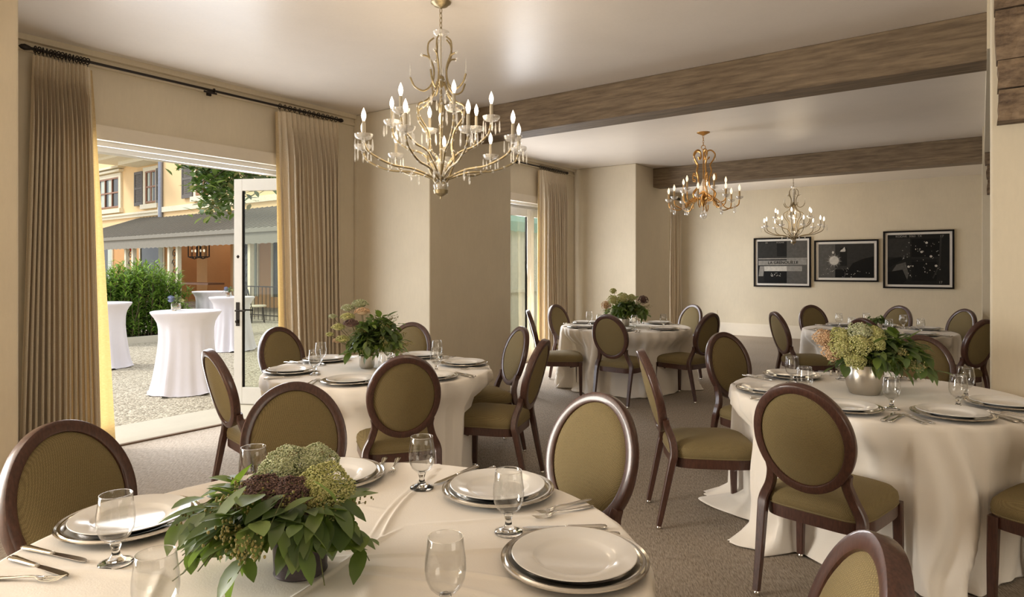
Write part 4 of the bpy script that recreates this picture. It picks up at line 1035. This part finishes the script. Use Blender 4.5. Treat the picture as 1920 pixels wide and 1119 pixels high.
# ================================================================= PHOTOGRAPHS ON THE FAR WALL
def picture(label, x0, x1, z0, z1, content):
    y = YF - 0.001; cx = (x0 + x1) / 2; cz = (z0 + z1) / 2; w_ = (x1 - x0) / 2; h_ = (z1 - z0) / 2
    t = thing('framed_photograph', label, 'picture', (cx, y, cz))
    fw = 0.032; mb = MB()
    for (a, b, c, d_) in ((-w_, w_, h_ - fw, h_), (-w_, w_, -h_, -h_ + fw), (-w_, -w_ + fw, -h_ + fw, h_ - fw), (w_ - fw, w_, -h_ + fw, h_ - fw)): mb.box(a, -0.045, c, b, 0, d_)
    mb.build('frame', M['black'], t, smooth=False)
    bx(-w_ + fw, -0.012, -h_ + fw, w_ - fw, -0.006, h_ - fw).build('mount', M['mat'], t, smooth=False)
    mw = 0.075 if content != 2 else 0.08; iw, ih = w_ - mw, h_ - mw
    pr = bx(-iw, -0.015, -ih, iw, -0.0125, ih).build('print', M['print1'], t, smooth=False)
    lay_ = [0]
    def q(mat, pts, k=1):
        yy = -0.0155 - 0.0004 * k; n = len(pts)
        vs = [(x * iw, yy, z * ih) for x, z in pts] + [(x * iw, -0.0126, z * ih) for x, z in pts]
        fs = [tuple(range(n)), tuple(range(2 * n - 1, n - 1, -1))] + [(i, n + i, n + (i + 1) % n, (i + 1) % n) for i in range(n)]
        return (vs, fs, mat)
    sh = {}
    def put(mat, pts, k=1):
        vs, fs, _ = q(mat, pts, k); sh.setdefault(mat, MB()).add(vs, fs)
    def R(mat, a, b, c, d_, k=1): put(mat, [(a, b), (c, b), (c, d_), (a, d_)], k)
    rnd = random.Random(int(cx * 100) % 97 + 5)
    def blob(mat, x, z, rx, rz, k=3, n=10): put(mat, [(x + rx * math.cos(2 * PI * i / n), z + rz * math.sin(2 * PI * i / n)) for i in range(n)], k)
    if content == 1:
        R('print2', -1, 0.15, 1, 1, 1); R('print1', -0.2, 0.28, 0.2, 0.95, 2); R('print3', 0.2, -0.98, 1, 0.99, 2)
        R('print4', -0.96, 0.14, 1, 0.20, 3); R('print4', -0.96, -0.14, 0.2, 0.09, 4); R('print4', 0.2, -0.12, 0.98, 0.13, 4)
        R('print5', -0.72, -0.42, 0.2, -0.18, 4); R('print4', 0.2, -0.42, 0.80, -0.18, 4)
        put('print4', [(-0.95, -0.66), (-0.76, -0.66), (-0.72, -0.18), (-0.9, -0.18)], 4)
        R('print0', -0.72, -0.95, 0.2, -0.43, 3)
        for _ in range(16): blob('print5', rnd.uniform(-0.45, -0.05), rnd.uniform(-0.66, -0.5), 0.015, 0.02, 5, 6)
    elif content == 2:
        R('print3', -1, -0.98, -0.38, 1, 1); R('print2', -0.38, -0.6, 1, 1, 1); R('print1', -0.2, -0.3, 0.05, 0.75, 2)
        for k in range(40):
            a = 2 * PI * k / 40; put('print5' if k % 2 else 'print4', [(-0.42 + 0.02 * math.cos(a + 1.5), 0.02 + 0.03 * math.sin(a + 1.5)), (-0.42 + (0.24 if k % 3 else 0.3) * math.cos(a), 0.02 + (0.36 if k % 3 else 0.46) * math.sin(a)), (-0.42 + 0.02 * math.cos(a - 1.5), 0.02 + 0.03 * math.sin(a - 1.5))], 4)
        blob('print5', -0.42, 0.02, 0.17, 0.26, 5, 22); blob('print5', -0.46, 0.5, 0.04, 0.08, 5)
        put('print5', [(-0.12, 0.68), (-0.04, 0.82), (0.0, 0.6), (-0.02, 0.54), (-0.2, 0.54), (-0.17, 0.64)], 5)
        R('print0', -0.38, -0.98, 1, -0.5, 3); put('print0', [(0.1, -0.5), (0.25, -0.15), (0.6, 0.1), (1, 0.25), (1, -0.5)], 3)
        for _ in range(40): blob('print5' if rnd.random() < .6 else 'print4', rnd.uniform(-0.95, 0.9), rnd.uniform(-0.95, -0.4), rnd.uniform(.006, .018), rnd.uniform(.01, .03), 6, 6)
    else:
        R('print2', -1, 0.1, -0.25, 0.85, 1); R('print0', -0.2, 0.1, 0.72, 0.82, 2); R('print0', -0.2, -0.85, 0.6, 0.0, 2)
        for z_ in (0.08, 0.02, -0.06): R('print2', -0.2, z_ - 0.008, 0.7, z_ + 0.008, 3)
        put('print0', [(-1, -0.02), (-0.55, 0.12), (-0.5, 0.0), (-0.9, -0.3), (-1, -0.3)], 4); put('print3', [(-0.7, -0.2), (-0.4, -0.1), (-0.3, -0.6), (-0.35, -0.8), (-0.9, -0.55)], 3); put('print0', [(-1, -0.5), (-0.5, -0.4), (-0.35, -0.8), (-0.5, -0.98), (-1, -0.98)], 5)
        put('print2', [(0.70, 0.86), (0.76, 0.86), (0.72, -0.2), (0.5, -0.75), (0.46, -0.73), (0.66, -0.2)], 3)
        for _ in range(58): blob('print5' if rnd.random() < .6 else 'print4', rnd.uniform(-0.5, 0.75), rnd.uniform(-0.7, 0.75), rnd.uniform(.005, .022), rnd.uniform(.006, .03), 6, 7)
        for (x, z) in ((-0.3, -0.28), (0.12, 0.3), (0.28, 0.66), (0.42, 0.12), (0.58, -0.25)): blob('print5', x, z, 0.045, 0.045, 6)
    for mt, mb in sh.items(): mb.build('print_shape', M[mt], pr, smooth=False)
    def txt(s_, x, z, size, mat, k=7):
        c = bpy.data.curves.new('print_lettering', 'FONT'); c.body = s_; c.size = size; c.extrude = 0.0008; c.offset = size * 0.012; c.align_x = 'CENTER'; c.align_y = 'CENTER'; c.materials.append(M[mat])
        o = bpy.data.objects.new('print_lettering', c); COL.objects.link(o); o.parent = pr; o.location = (x * iw, -0.0155 - 0.0004 * k - 0.0009, z * ih); o.rotation_euler = (PI / 2, 0, 0)
        me = bpy.data.meshes.new_from_object(o); o2 = bpy.data.objects.new('print_lettering', me); COL.objects.link(o2); o2.parent = pr; o2.location = o.location; o2.rotation_euler = o.rotation_euler; bpy.data.objects.remove(o); return o2
    if content == 1:
        o = txt('LA', -0.47, -0.03, 0.085, 'print0'); o = txt('GRENOUÏLLE', 0.16, -0.02, 0.085, 'print0'); txt('KODAK', -0.06, 0.93, 0.045, 'print4'); txt('2A', -0.62, 0.93, 0.045, 'print4')
    if content == 3:
        txt('KODAK  5063  TX', -0.30, 0.93, 0.055, 'print4'); txt('17', 0.76, 0.90, 0.06, 'print4'); txt('17', 0.72, -0.9, 0.06, 'print4')
    return t
picture('black-framed photograph of an awning lettered LA GRENOUILLE', -4.08, -2.91, 1.10, 2.17, 1)
picture('black-framed photograph with a white starburst, hung between two larger ones', -2.845, -1.66, 1.228, 2.085, 2)
picture('black-framed dark photograph full of small light spots, beside the pillar', -1.58, -0.41, 1.108, 2.235, 3)
o = bx(-4.98, YF - 0.012, 0.43, -4.90, YF, 0.55).build('wall_outlet', M['wall'], smooth=False)
tag(o, 'small wall-coloured outlet plate low on the wall beside the photographs', 'outlet')

# ================================================================= OUTSIDE
g = bx(-70, -30, -0.3, XL - WT, 40, -0.03); o = struct('ground', g, M['gravel'])
o = struct('path_slab', bx(-6.62, 0.9, -0.06, XL - WT, 5.2, -0.004), M['stone'])
def cocktail(label, x, y, first=None, s_=1.0):
    n = 96; rnd = random.Random(int(x * 10)); vs = []; fs = []
    prof = [(0.0, 1.0), (0.2, 1.0), (0.385, 1.0), (0.398, 0.996), (0.40, 0.985), (0.385, 0.96), (0.355, 0.92), (0.325, 0.86), (0.31, 0.78), (0.305, 0.65), (0.315, 0.5), (0.335, 0.33), (0.36, 0.16), (0.385, 0.05), (0.41, 0.008)]
    pz = len(prof); fr = [(11, rnd.uniform(0, 6), 1), (7, rnd.uniform(0, 6), .8), (17, rnd.uniform(0, 6), .6)]
    for (r, z) in prof:
        q = max(0, (0.90 - z) / 0.90)
        for i in range(n):
            a = 2 * PI * i / n; f = sum(w_ * math.sin(k * a + p) for k, p, w_ in fr)
            rr = r + q * 0.028 * f; vs.append((rr * math.cos(a), rr * math.sin(a), z + (0.012 * max(0, f) if z < 0.02 else 0)))
    for r in range(pz - 1):
        for i in range(n): fs.append((r * n + i, r * n + (i + 1) % n, (r + 1) * n + (i + 1) % n, (r + 1) * n + i))
    t = thing('cocktail_table', label, 'table', (x, y, -0.03), 0, 'white cocktail tables in the courtyard')
    MB().add(vs, fs).build('stretch_cover', M['spandex'], t, auto=False)
    MB().sweep([(0, 0, 0), (0, 0, 0.99)], 0.03, 10).build('post', M['iron'], t)
CT = [(-7.95, 4.08, 'tall white-skirted cocktail table nearest to the doorway slab'.replace('nearest to', 'closest to')), (-10.95, 4.32, 'white-skirted cocktail table half hidden by the first curtain'),
      (-11.35, 6.68, 'white-skirted cocktail table seen partly through the door glass'), (-14.6, 8.06, 'white-skirted cocktail table behind the others, before the orange wall')]
for x, y, l in CT: cocktail(l, x, y)
for (x, y, l, mt) in ((-8.05, 4.0, 'glass bowl of green and blue flowers on the closest cocktail table', 'flo_blue'), (-11.35, 6.62, 'glass bowl of blue flowers on the table behind the door glass', 'flo_blue'), (-10.95, 4.28, 'glass bowl of flowers on the half hidden cocktail table', 'flo_green')):
    arrangement(l, (x, y, 0.972), 'bowl', 0.26, 0.10, int(x * 7) % 50, 8, 0.05, (0, 0), [(0.03, 0.05, 0.12, 0.04, 90, 'flo_yellow', (0, 0, 1)), (-0.05, -0.03, 0.12, 0.045, 90, mt, (0, 0, 1)), (0.0, -0.06, 0.16, 0.04, 90, mt, (0, 0, 1))], 2, leafk=5)

# hedge
def hedge():
    rnd = random.Random(8); mb = MB(); st = MB()
    for i in range(260):
        x = -14.7 + rnd.uniform(-0.55, 0.5); y = rnd.uniform(5.2, 7.3); hh = rnd.uniform(1.05, 1.45) + 0.28 * math.exp(-((y - 6.45) / 0.35) ** 2)
        lean = Vector((rnd.uniform(-0.18, 0.18), rnd.uniform(-0.18, 0.18), 1)).normalized()
        b = Vector((x, y, 0.02)); st.sweep([b, b + lean * hh], [0.008, 0.003], 4)
        for k in range(70):
            q = rnd.uniform(0.05, 1.0); p = b + lean * hh * q; d_ = ndir(rnd, -0.1, 1.1)
            leaf_mesh(mb, p, d_, Vector((0, 0, 1)), rnd.uniform(0.11, 0.19), 0.034, 0.2, rnd, 3)
    t = thing('hedge', 'bushy green podocarpus hedge beyond the cocktail tables', 'hedge', (0, 0, 0))
    f_ = mb.build('foliage', M['hedge'], t, auto=False); st.build('stems', M['bark'], t)
hedge()
o = bx(-15.4, 5.0, -0.03, -14.05, 7.5, 0.06).build('planting_bed', M['soil'], smooth=False); tag(o, 'dark soil bed with a stone kerb under the hedge', 'planting bed')
o = bx(-14.05, 5.0, -0.03, -13.93, 7.5, 0.10).build('kerb_stone', M['stone'], smooth=False); tag(o, 'grey kerb stone edging the hedge bed', 'kerb')
# magnolia
def magnolia():
    rnd = random.Random(4); t = thing('magnolia_tree', 'magnolia tree branch with glossy leaves hanging over the open door', 'tree', (-8.9, 7.6, -0.03))
    br = MB(); br.sweep(arc([(0, 0, 0), (0.05, 0, 1.6), (-0.1, -0.1, 3.0), (-0.1, -0.2, 4.6)], 6), [0.12 - 0.003 * i for i in range(19)], 8)
    lf = MB(); base = Vector((-8.9, 7.6, -0.03))
    tips = []
    def unz(px, py, zp):
        xp = (px - 960) / F_PX * zp; X = xp * math.cos(YAW) - zp * math.sin(YAW); Y = xp * math.sin(YAW) + zp * math.cos(YAW)
        return Vector((X, Y, 1.48 + (505 - py) * zp / F_PX)) - base
    for (px, py) in [(375, 318), (385, 345), (400, 330), (405, 372), (418, 350), (420, 385), (430, 330), (398, 390), (440, 318), (462, 322), (480, 318), (410, 305), (375, 300), (450, 300), (500, 310), (490, 335), (520, 330), (430, 300), (425, 365), (470, 300), (540, 310), (560, 330), (540, 290)]:
        tips.append(unz(px, py, rnd.uniform(10.5, 12.0)))
    top = Vector((-0.1, -0.2, 4.0))
    for tp in tips:
        mid = (top + tp) * 0.5 + Vector((0, 0, 0.35)); pts = arc([top, mid, tp], 5); br.sweep(pts, [0.02 - 0.0015 * i for i in range(len(pts))], 5)
        for k in range(60):
            p = tp + Vector((rnd.gauss(0, .11), rnd.gauss(0, .16), rnd.gauss(0, .11)))
            leaf_mesh(lf, p, ndir(rnd, -0.6, 0.9), Vector((0, 0, 1)), rnd.uniform(0.15, 0.22), 0.08, 0.15, rnd, 4)
    for k in range(700):
        p = Vector((rnd.uniform(-1.2, 1.6), rnd.uniform(-1.0, 1.2), rnd.uniform(3.0, 5.2)))
        leaf_mesh(lf, p, ndir(rnd, -0.6, 0.9), Vector((0, 0, 1)), rnd.uniform(0.12, 0.18), 0.055, 0.15, rnd, 3)
    br.build('trunk', M['bark'], t); lf.build('foliage', M['magnolia'], t, auto=False)
magnolia()

# building across the courtyard (facade plane y = 15)
FY = 15.0
b = thing('courtyard_building', 'yellow stucco building with shutters and grey roofed terrace across the courtyard', 'building', (-30, FY, -0.03))
bi = Matrix.Translation((30, -FY, 0.03))
def part(name, mb, mat, parent=b, smooth=False):
    mb.v = [tuple(bi @ Vector(p)) for p in mb.v]; return mb.build(name, mat, parent, smooth=smooth)
part('upper_wall', bx(-60, FY, 3.5, -12, FY + 0.4, 11), M['stucco'])
mb = MB(); mb.box(-60, FY, -0.03, -30.15, FY + 0.4, 3.5); mb.box(-25.6, FY, -0.03, -12, FY + 0.4, 3.5); part('lower_wall', mb, M['orange'])
mb = MB(); mb.box(-30.15, FY + 2.6, -0.03, -25.6, FY + 2.8, 3.5); mb.box(-30.35, FY + 0.4, -0.03, -30.15, FY + 2.7, 3.5); mb.box(-25.6, FY + .4, -0.03, -25.4, FY + 2.7, 3.5); mb.box(-28.9, FY + 0.3, 0, -28.0, FY + 1.5, 3.5)
part('alcove_wall', mb, M['orange'])
part('projecting_bay', bx(-30.9, FY - 0.35, 3.9, -12, FY, 11), M['stucco'])
mb = MB(); mb.box(-60, FY - 0.10, 4.08, -12, FY, 4.22); mb.box(-60, FY - 0.18, 4.22, -12, FY, 4.32); mb.box(-31.0, FY - 0.45, 4.12, -12, FY - 0.30, 4.36); part('cornice', mb, M['creamstone'])
# windows upstairs
def up_window(x0, x1, z0, z1, surround, shut, yy=FY, cols=3, hood=True):
    fw = part('window', MB().box(x0, yy - 0.08, z0, x0 + 0.07, yy - 0.02, z1).box(x1 - 0.07, yy - 0.08, z0, x1, yy - 0.02, z1).box(x0 + 0.07, yy - 0.08, z0, x1 - 0.07, yy - 0.02, z0 + 0.07).box(x0 + 0.07, yy - 0.08, z1 - 0.07, x1 - 0.07, yy - 0.02, z1), M['redwood'])
    mb = MB()
    for k in range(1, cols): xx = lerp(x0, x1, k / cols); mb.box(xx - 0.03, yy - 0.078, z0 + 0.07, xx + 0.03, yy - 0.03, z1 - 0.07)
    mb.box(x0 + 0.07, yy - 0.072, (z0 + z1) / 2 - 0.035, x1 - 0.07, yy - 0.034, (z0 + z1) / 2 + 0.035); part('glazing_bars', mb, M['redwood'], fw)
    part('pane', bx(x0, yy - 0.025, z0, x1, yy - 0.01, z1), M['darkglass'], fw)
    mb = MB(); mb.box(lerp(x0, x1, .12), yy - 0.03, z0, lerp(x0, x1, .30), yy - 0.026, z1); mb.box(lerp(x0, x1, .48), yy - 0.03, z0, lerp(x0, x1, .62), yy - 0.026, z1); part('drape', mb, M['lace'], fw)
    mb = MB(); s_ = surround
    mb.box(x0 - s_, yy - 0.1, z0 - 0.08, x0, yy, z1); mb.box(x1, yy - 0.1, z0 - 0.08, x1 + s_, yy, z1); mb.box(x0 - s_, yy - 0.1, z1, x1 + s_, yy, z1 + 0.2)
    mb.box(x0 - s_ - 0.1, yy - 0.2, z0 - 0.3, x1 + s_ + 0.1, yy, z0 - 0.08)
    if hood: mb.box(x0 - s_ - 0.15, yy - 0.25, z1 + 0.25, x1 + s_ + 0.15, yy, z1 + 0.36); mb.box(x0 - s_ - 0.3, yy - 0.35, z1 + 0.42, x1 + s_ + 0.3, yy, z1 + 0.52)
    part('window_surround', mb, M['creamstone'], fw)
    if shut:
        for (a, c) in ((x0 - 0.25 - shut, x0 - 0.25), (x1 + 0.1, x1 + 0.1 + shut)):
            mb = MB(); mb.box(a, yy - 0.13, z0 - 0.1, a + 0.1, yy - 0.06, z1 + 0.05); mb.box(c - 0.1, yy - 0.13, z0 - 0.1, c, yy - 0.06, z1 + 0.05); mb.box(a + 0.1, yy - 0.13, z0 - 0.1, c - 0.1, yy - 0.06, z0 + 0.06); mb.box(a + 0.1, yy - 0.13, z1 - 0.08, c - 0.1, yy - 0.06, z1 + 0.05)
            mb.box(a + 0.1, yy - 0.128, (z0 + z1) / 2 - 0.06, c - 0.1, yy - 0.06, (z0 + z1) / 2 + 0.06)
            for k in range(22): zz = lerp(z0 + 0.06, z1 - 0.1, k / 21); mb.box(a + 0.1, yy - 0.11, zz, c - 0.1, yy - 0.07, zz + 0.05)
            part('shutter', mb, M['shutter'])
up_window(-38.4, -35.9, 4.7, 6.25, 0.25, 0)
up_window(-33.0, -31.95, 4.72, 6.25, 0.22, 0.85, cols=2, hood=False)
up_window(-27.6, -26.4, 4.72, 6.25, 0.18, 0.9, FY - 0.35, 2, False)
# balcony
mb = MB(); mb.box(-36.2, FY - 2.2, 6.85, -31.2, FY, 7.0); mb.box(-35.2, FY - 1.6, 6.72, -31.3, FY, 6.85); mb.box(-34.0, FY - 0.9, 6.55, -31.4, FY, 6.72); part('balcony_slab', mb, M['creamstone'])
mb = MB()
for k in range(34): xx = -36.1 + k * 0.145; mb.sweep([(xx, FY - 2.12, 7.0), (xx, FY - 2.12, 7.9)], 0.012, 5)
mb.box(-36.15, FY - 2.15, 7.9, -31.2, FY - 2.09, 7.94); mb.box(-36.15, FY - 2.15, 7.1, -31.2, FY - 2.09, 7.13); part('balcony_railing', mb, M['iron'])
part('downpipe', MB().sweep([(-30.72, FY - 0.45, 3.9), (-30.72, FY - 0.45, 9.5)], 0.10, 10), M['pipe'], smooth=True)
# terrace roof
ZR0, ZR1, YR = 4.02, 2.75, 11.5
vs = [(-34.2, FY, ZR0), (-12, FY, ZR0), (-12, YR, ZR1), (-33.5, YR, ZR1)]; vs += [(x, y, z - 0.05) for x, y, z in vs]
part('terrace_roof', MB().add(vs, [(0, 1, 2, 3), (7, 6, 5, 4), (0, 4, 5, 1), (1, 5, 6, 2), (2, 6, 7, 3), (3, 7, 4, 0)]), M['awning'])
mb = MB()
for k in range(64):
    x = -33.6 + k * 0.33
    if x > -12.2: break
    mb.sweep([(max(x, -34.0), FY, ZR0 + 0.01), (x, YR - 0.03, ZR1 + 0.02)], 0.02, 4)
part('roof_seam', mb, M['seam'])
part('roof_gutter', MB().box(-33.5, YR - 0.12, ZR1 - 0.12, -12, YR, ZR1 + 0.01), M['valance'])
vs = []; n = 400
for i in range(n):
    x = lerp(-33.5, -12, i / (n - 1)); vs += [(x, YR - 0.06, ZR1 - 0.1), (x, YR - 0.06, 2.26 + 0.03 * abs(math.sin(i * 0.5)))]
part('valance', MB().add(vs, [(2 * i, 2 * i + 1, 2 * i + 3, 2 * i + 2) for i in range(n - 1)]), M['valance'])
# scrolled iron posts in pairs
for xc in (-27.05, -23.6, -19.05):
    for dx in (-0.30, 0.30): part('terrace_post', bx(xc + dx - 0.07, YR + 0.1, -0.03, xc + dx + 0.07, YR + 0.24, 2.7), M['creamstone'])
    mb = MB()
    for k in range(7):
        zc = 0.25 + k * 0.36; sg = 1 if k % 2 else -1
        mb.sweep([(xc + sg * 0.17 * (1 - q / 18) * math.cos(q * 0.55), YR + 0.17, zc + 0.18 * (1 - q / 18) * math.sin(q * 0.55)) for q in range(16)], 0.014, 5)
    part('iron_scrollwork', mb, M['iron'], smooth=True)
# ground-floor windows
for (x0, x1) in ((-40.5, -36.8), (-33.6, -31.3), (-25.2, -23.6), (-22.5, -19.5)):
    f_ = part('window', MB().box(x0 - 0.12, FY - 0.06, 0.4, x0, FY, 3.0).box(x1, FY - 0.06, 0.4, x1 + 0.12, FY, 3.0).box(x0, FY - 0.06, 2.9, x1, FY, 3.0), M['creamstone'])
    part('pane', bx(x0, FY - 0.02, 0.4, x1, FY, 2.9), M['darkglass'], f_)
    part('drape', MB().box(x1 - 0.5, FY - 0.03, 0.4, x1 - 0.1, FY - 0.021, 2.9), M['lace'], f_)
part('fire_alarm', bx(-35.0, FY - 0.15, 2.42, -34.65, FY, 2.78), M['red'])
part('terrace_counter', bx(-29.6, FY - 1.2, 0.85, -25.2, FY - 0.5, 0.93), M['redwood'])
# cage lanterns
for k, xc in enumerate((-23.55, -22.95)):
    t = thing('cage_lantern', 'black cage lantern with lit bulbs under the terrace roof, %s' % ('closer to the hedge' if k == 0 else 'closer to the door leaf'), 'lantern', (xc + 0.15, 12.3, 2.16))
    mb = MB(); r_ = 0.22
    for q in range(8):
        a = q * PI / 4; mb.sweep([(r_ * math.cos(a), r_ * math.sin(a), -0.22), (r_ * math.cos(a), r_ * math.sin(a), 0.22), (0, 0, 0.36)], 0.012, 5); mb.sweep([(r_ * math.cos(a), r_ * math.sin(a), -0.22), (0, 0, -0.30)], 0.012, 5)
    for z_ in (-0.22, 0.22): mb.sweep([(r_ * math.cos(q * PI / 8), r_ * math.sin(q * PI / 8), z_) for q in range(16)], 0.014, 5, closed=True)
    mb.sweep([(0, 0, 0.36), (0, 0, 0.7)], 0.01, 5); mb.build('cage', M['iron'], t)
    mb = MB(); [mb.ball((0.07 * math.cos(q), 0.07 * math.sin(q), 0), 0.03, 8, 6, (1, 1, 1.8)) for q in (0, 2.1, 4.2)]; mb.build('bulb', M['warmbulb'], t)
# patio furniture seen through the door glass
def patio_chair(label, x, y, rz):
    t = thing('patio_chair', label, 'chair', (x, y, -0.03), rz, 'iron patio chairs')
    MB().lathe([(0, 0.45), (0.22, 0.45), (0.23, 0.47), (0.22, 0.50), (0, 0.51)], 20).build('seat_cushion', M['creamstone'], t)
    for k in range(4):
        a = PI / 4 + k * PI / 2; MB().sweep([(0.24 * math.cos(a), 0.24 * math.sin(a), 0), (0.19 * math.cos(a), 0.19 * math.sin(a), 0.45)], 0.013, 6).build('leg', M['iron'], t)
    mb = MB(); mb.sweep(arc([(-0.2, -0.18, 0.45), (-0.22, -0.24, 0.8), (0, -0.27, 0.95), (0.22, -0.24, 0.8), (0.2, -0.18, 0.45)], 6), 0.013, 6)
    for s_ in (-1, 1): mb.sweep([(s_ * 0.09 * (1 - q / 18) * math.cos(q * .6) + s_ * 0.08, -0.24, 0.70 + 0.1 * (1 - q / 18) * math.sin(q * .6)) for q in range(14)], 0.008, 5)
    mb.build('backrest', M['iron'], t)
patio_chair('iron patio chair seen through the door glass, beside the white skirt', -16.55, 9.5, 0.4)
patio_chair('iron patio chair seen through the door glass, next to the curtain', -16.6, 10.55, -0.5)
t = thing('patio_table', 'small round iron patio table behind the door glass', 'table', (-17.5, 10.1, -0.03))
MB().lathe([(0, 0.72), (0.5, 0.72), (0.5, 0.74), (0, 0.74)], 28).build('tabletop', M['iron'], t); MB().sweep([(0, 0, 0), (0, 0, 0.72)], 0.03, 8).build('pedestal', M['iron'], t)
mb = MB()
for k in range(24): mb.sweep([(-18.4 + k * 0.2, 11.2, -0.03), (-18.4 + k * 0.2, 11.2, 0.95)], 0.012, 4)
mb.box(-18.45, 11.18, 0.95, -13.7, 11.22, 0.98); mb.box(-18.45, 11.18, 0.1, -13.7, 11.22, 0.13)
o = mb.build('terrace_railing', M['iron']); tag(o, 'black iron terrace railing behind the patio chairs', 'railing')
# pale fence and green awning outside the second alcove
mb = MB()
for k in range(20): mb.box(-8.6, 9.5 + k * 0.25, -0.03, -8.56, 9.5 + k * 0.25 + 0.238, 2.5)
mb.box(-8.56, 9.5, 0.96, -8.50, 14.5, 1.04); mb.box(-8.62, 9.5, -0.03, -8.6, 14.5, 2.5)
o = mb.build('board_fence', M['fence'], smooth=False); tag(o, 'pale board fence outside the closed glass doors', 'fence')
vs = []; n = 60
for i in range(n): y_ = lerp(9.6, 14.0, i / (n - 1)); vs += [(-8.42, y_, 2.32 + 0.025 * abs(math.sin(i * 0.9))), (-8.40, y_, 2.55), (-8.60, y_, 3.0)]
o = MB().add(vs, [f for i in range(n - 1) for f in ((3 * i, 3 * i + 3, 3 * i + 4, 3 * i + 1), (3 * i + 1, 3 * i + 4, 3 * i + 5, 3 * i + 2))]).build('green_awning', M['greencanvas'], smooth=False); tag(o, 'green canvas awning with scalloped hem outside the closed glass doors', 'awning')
sd = o.modifiers.new('thick', 'SOLIDIFY'); sd.thickness = 0.01
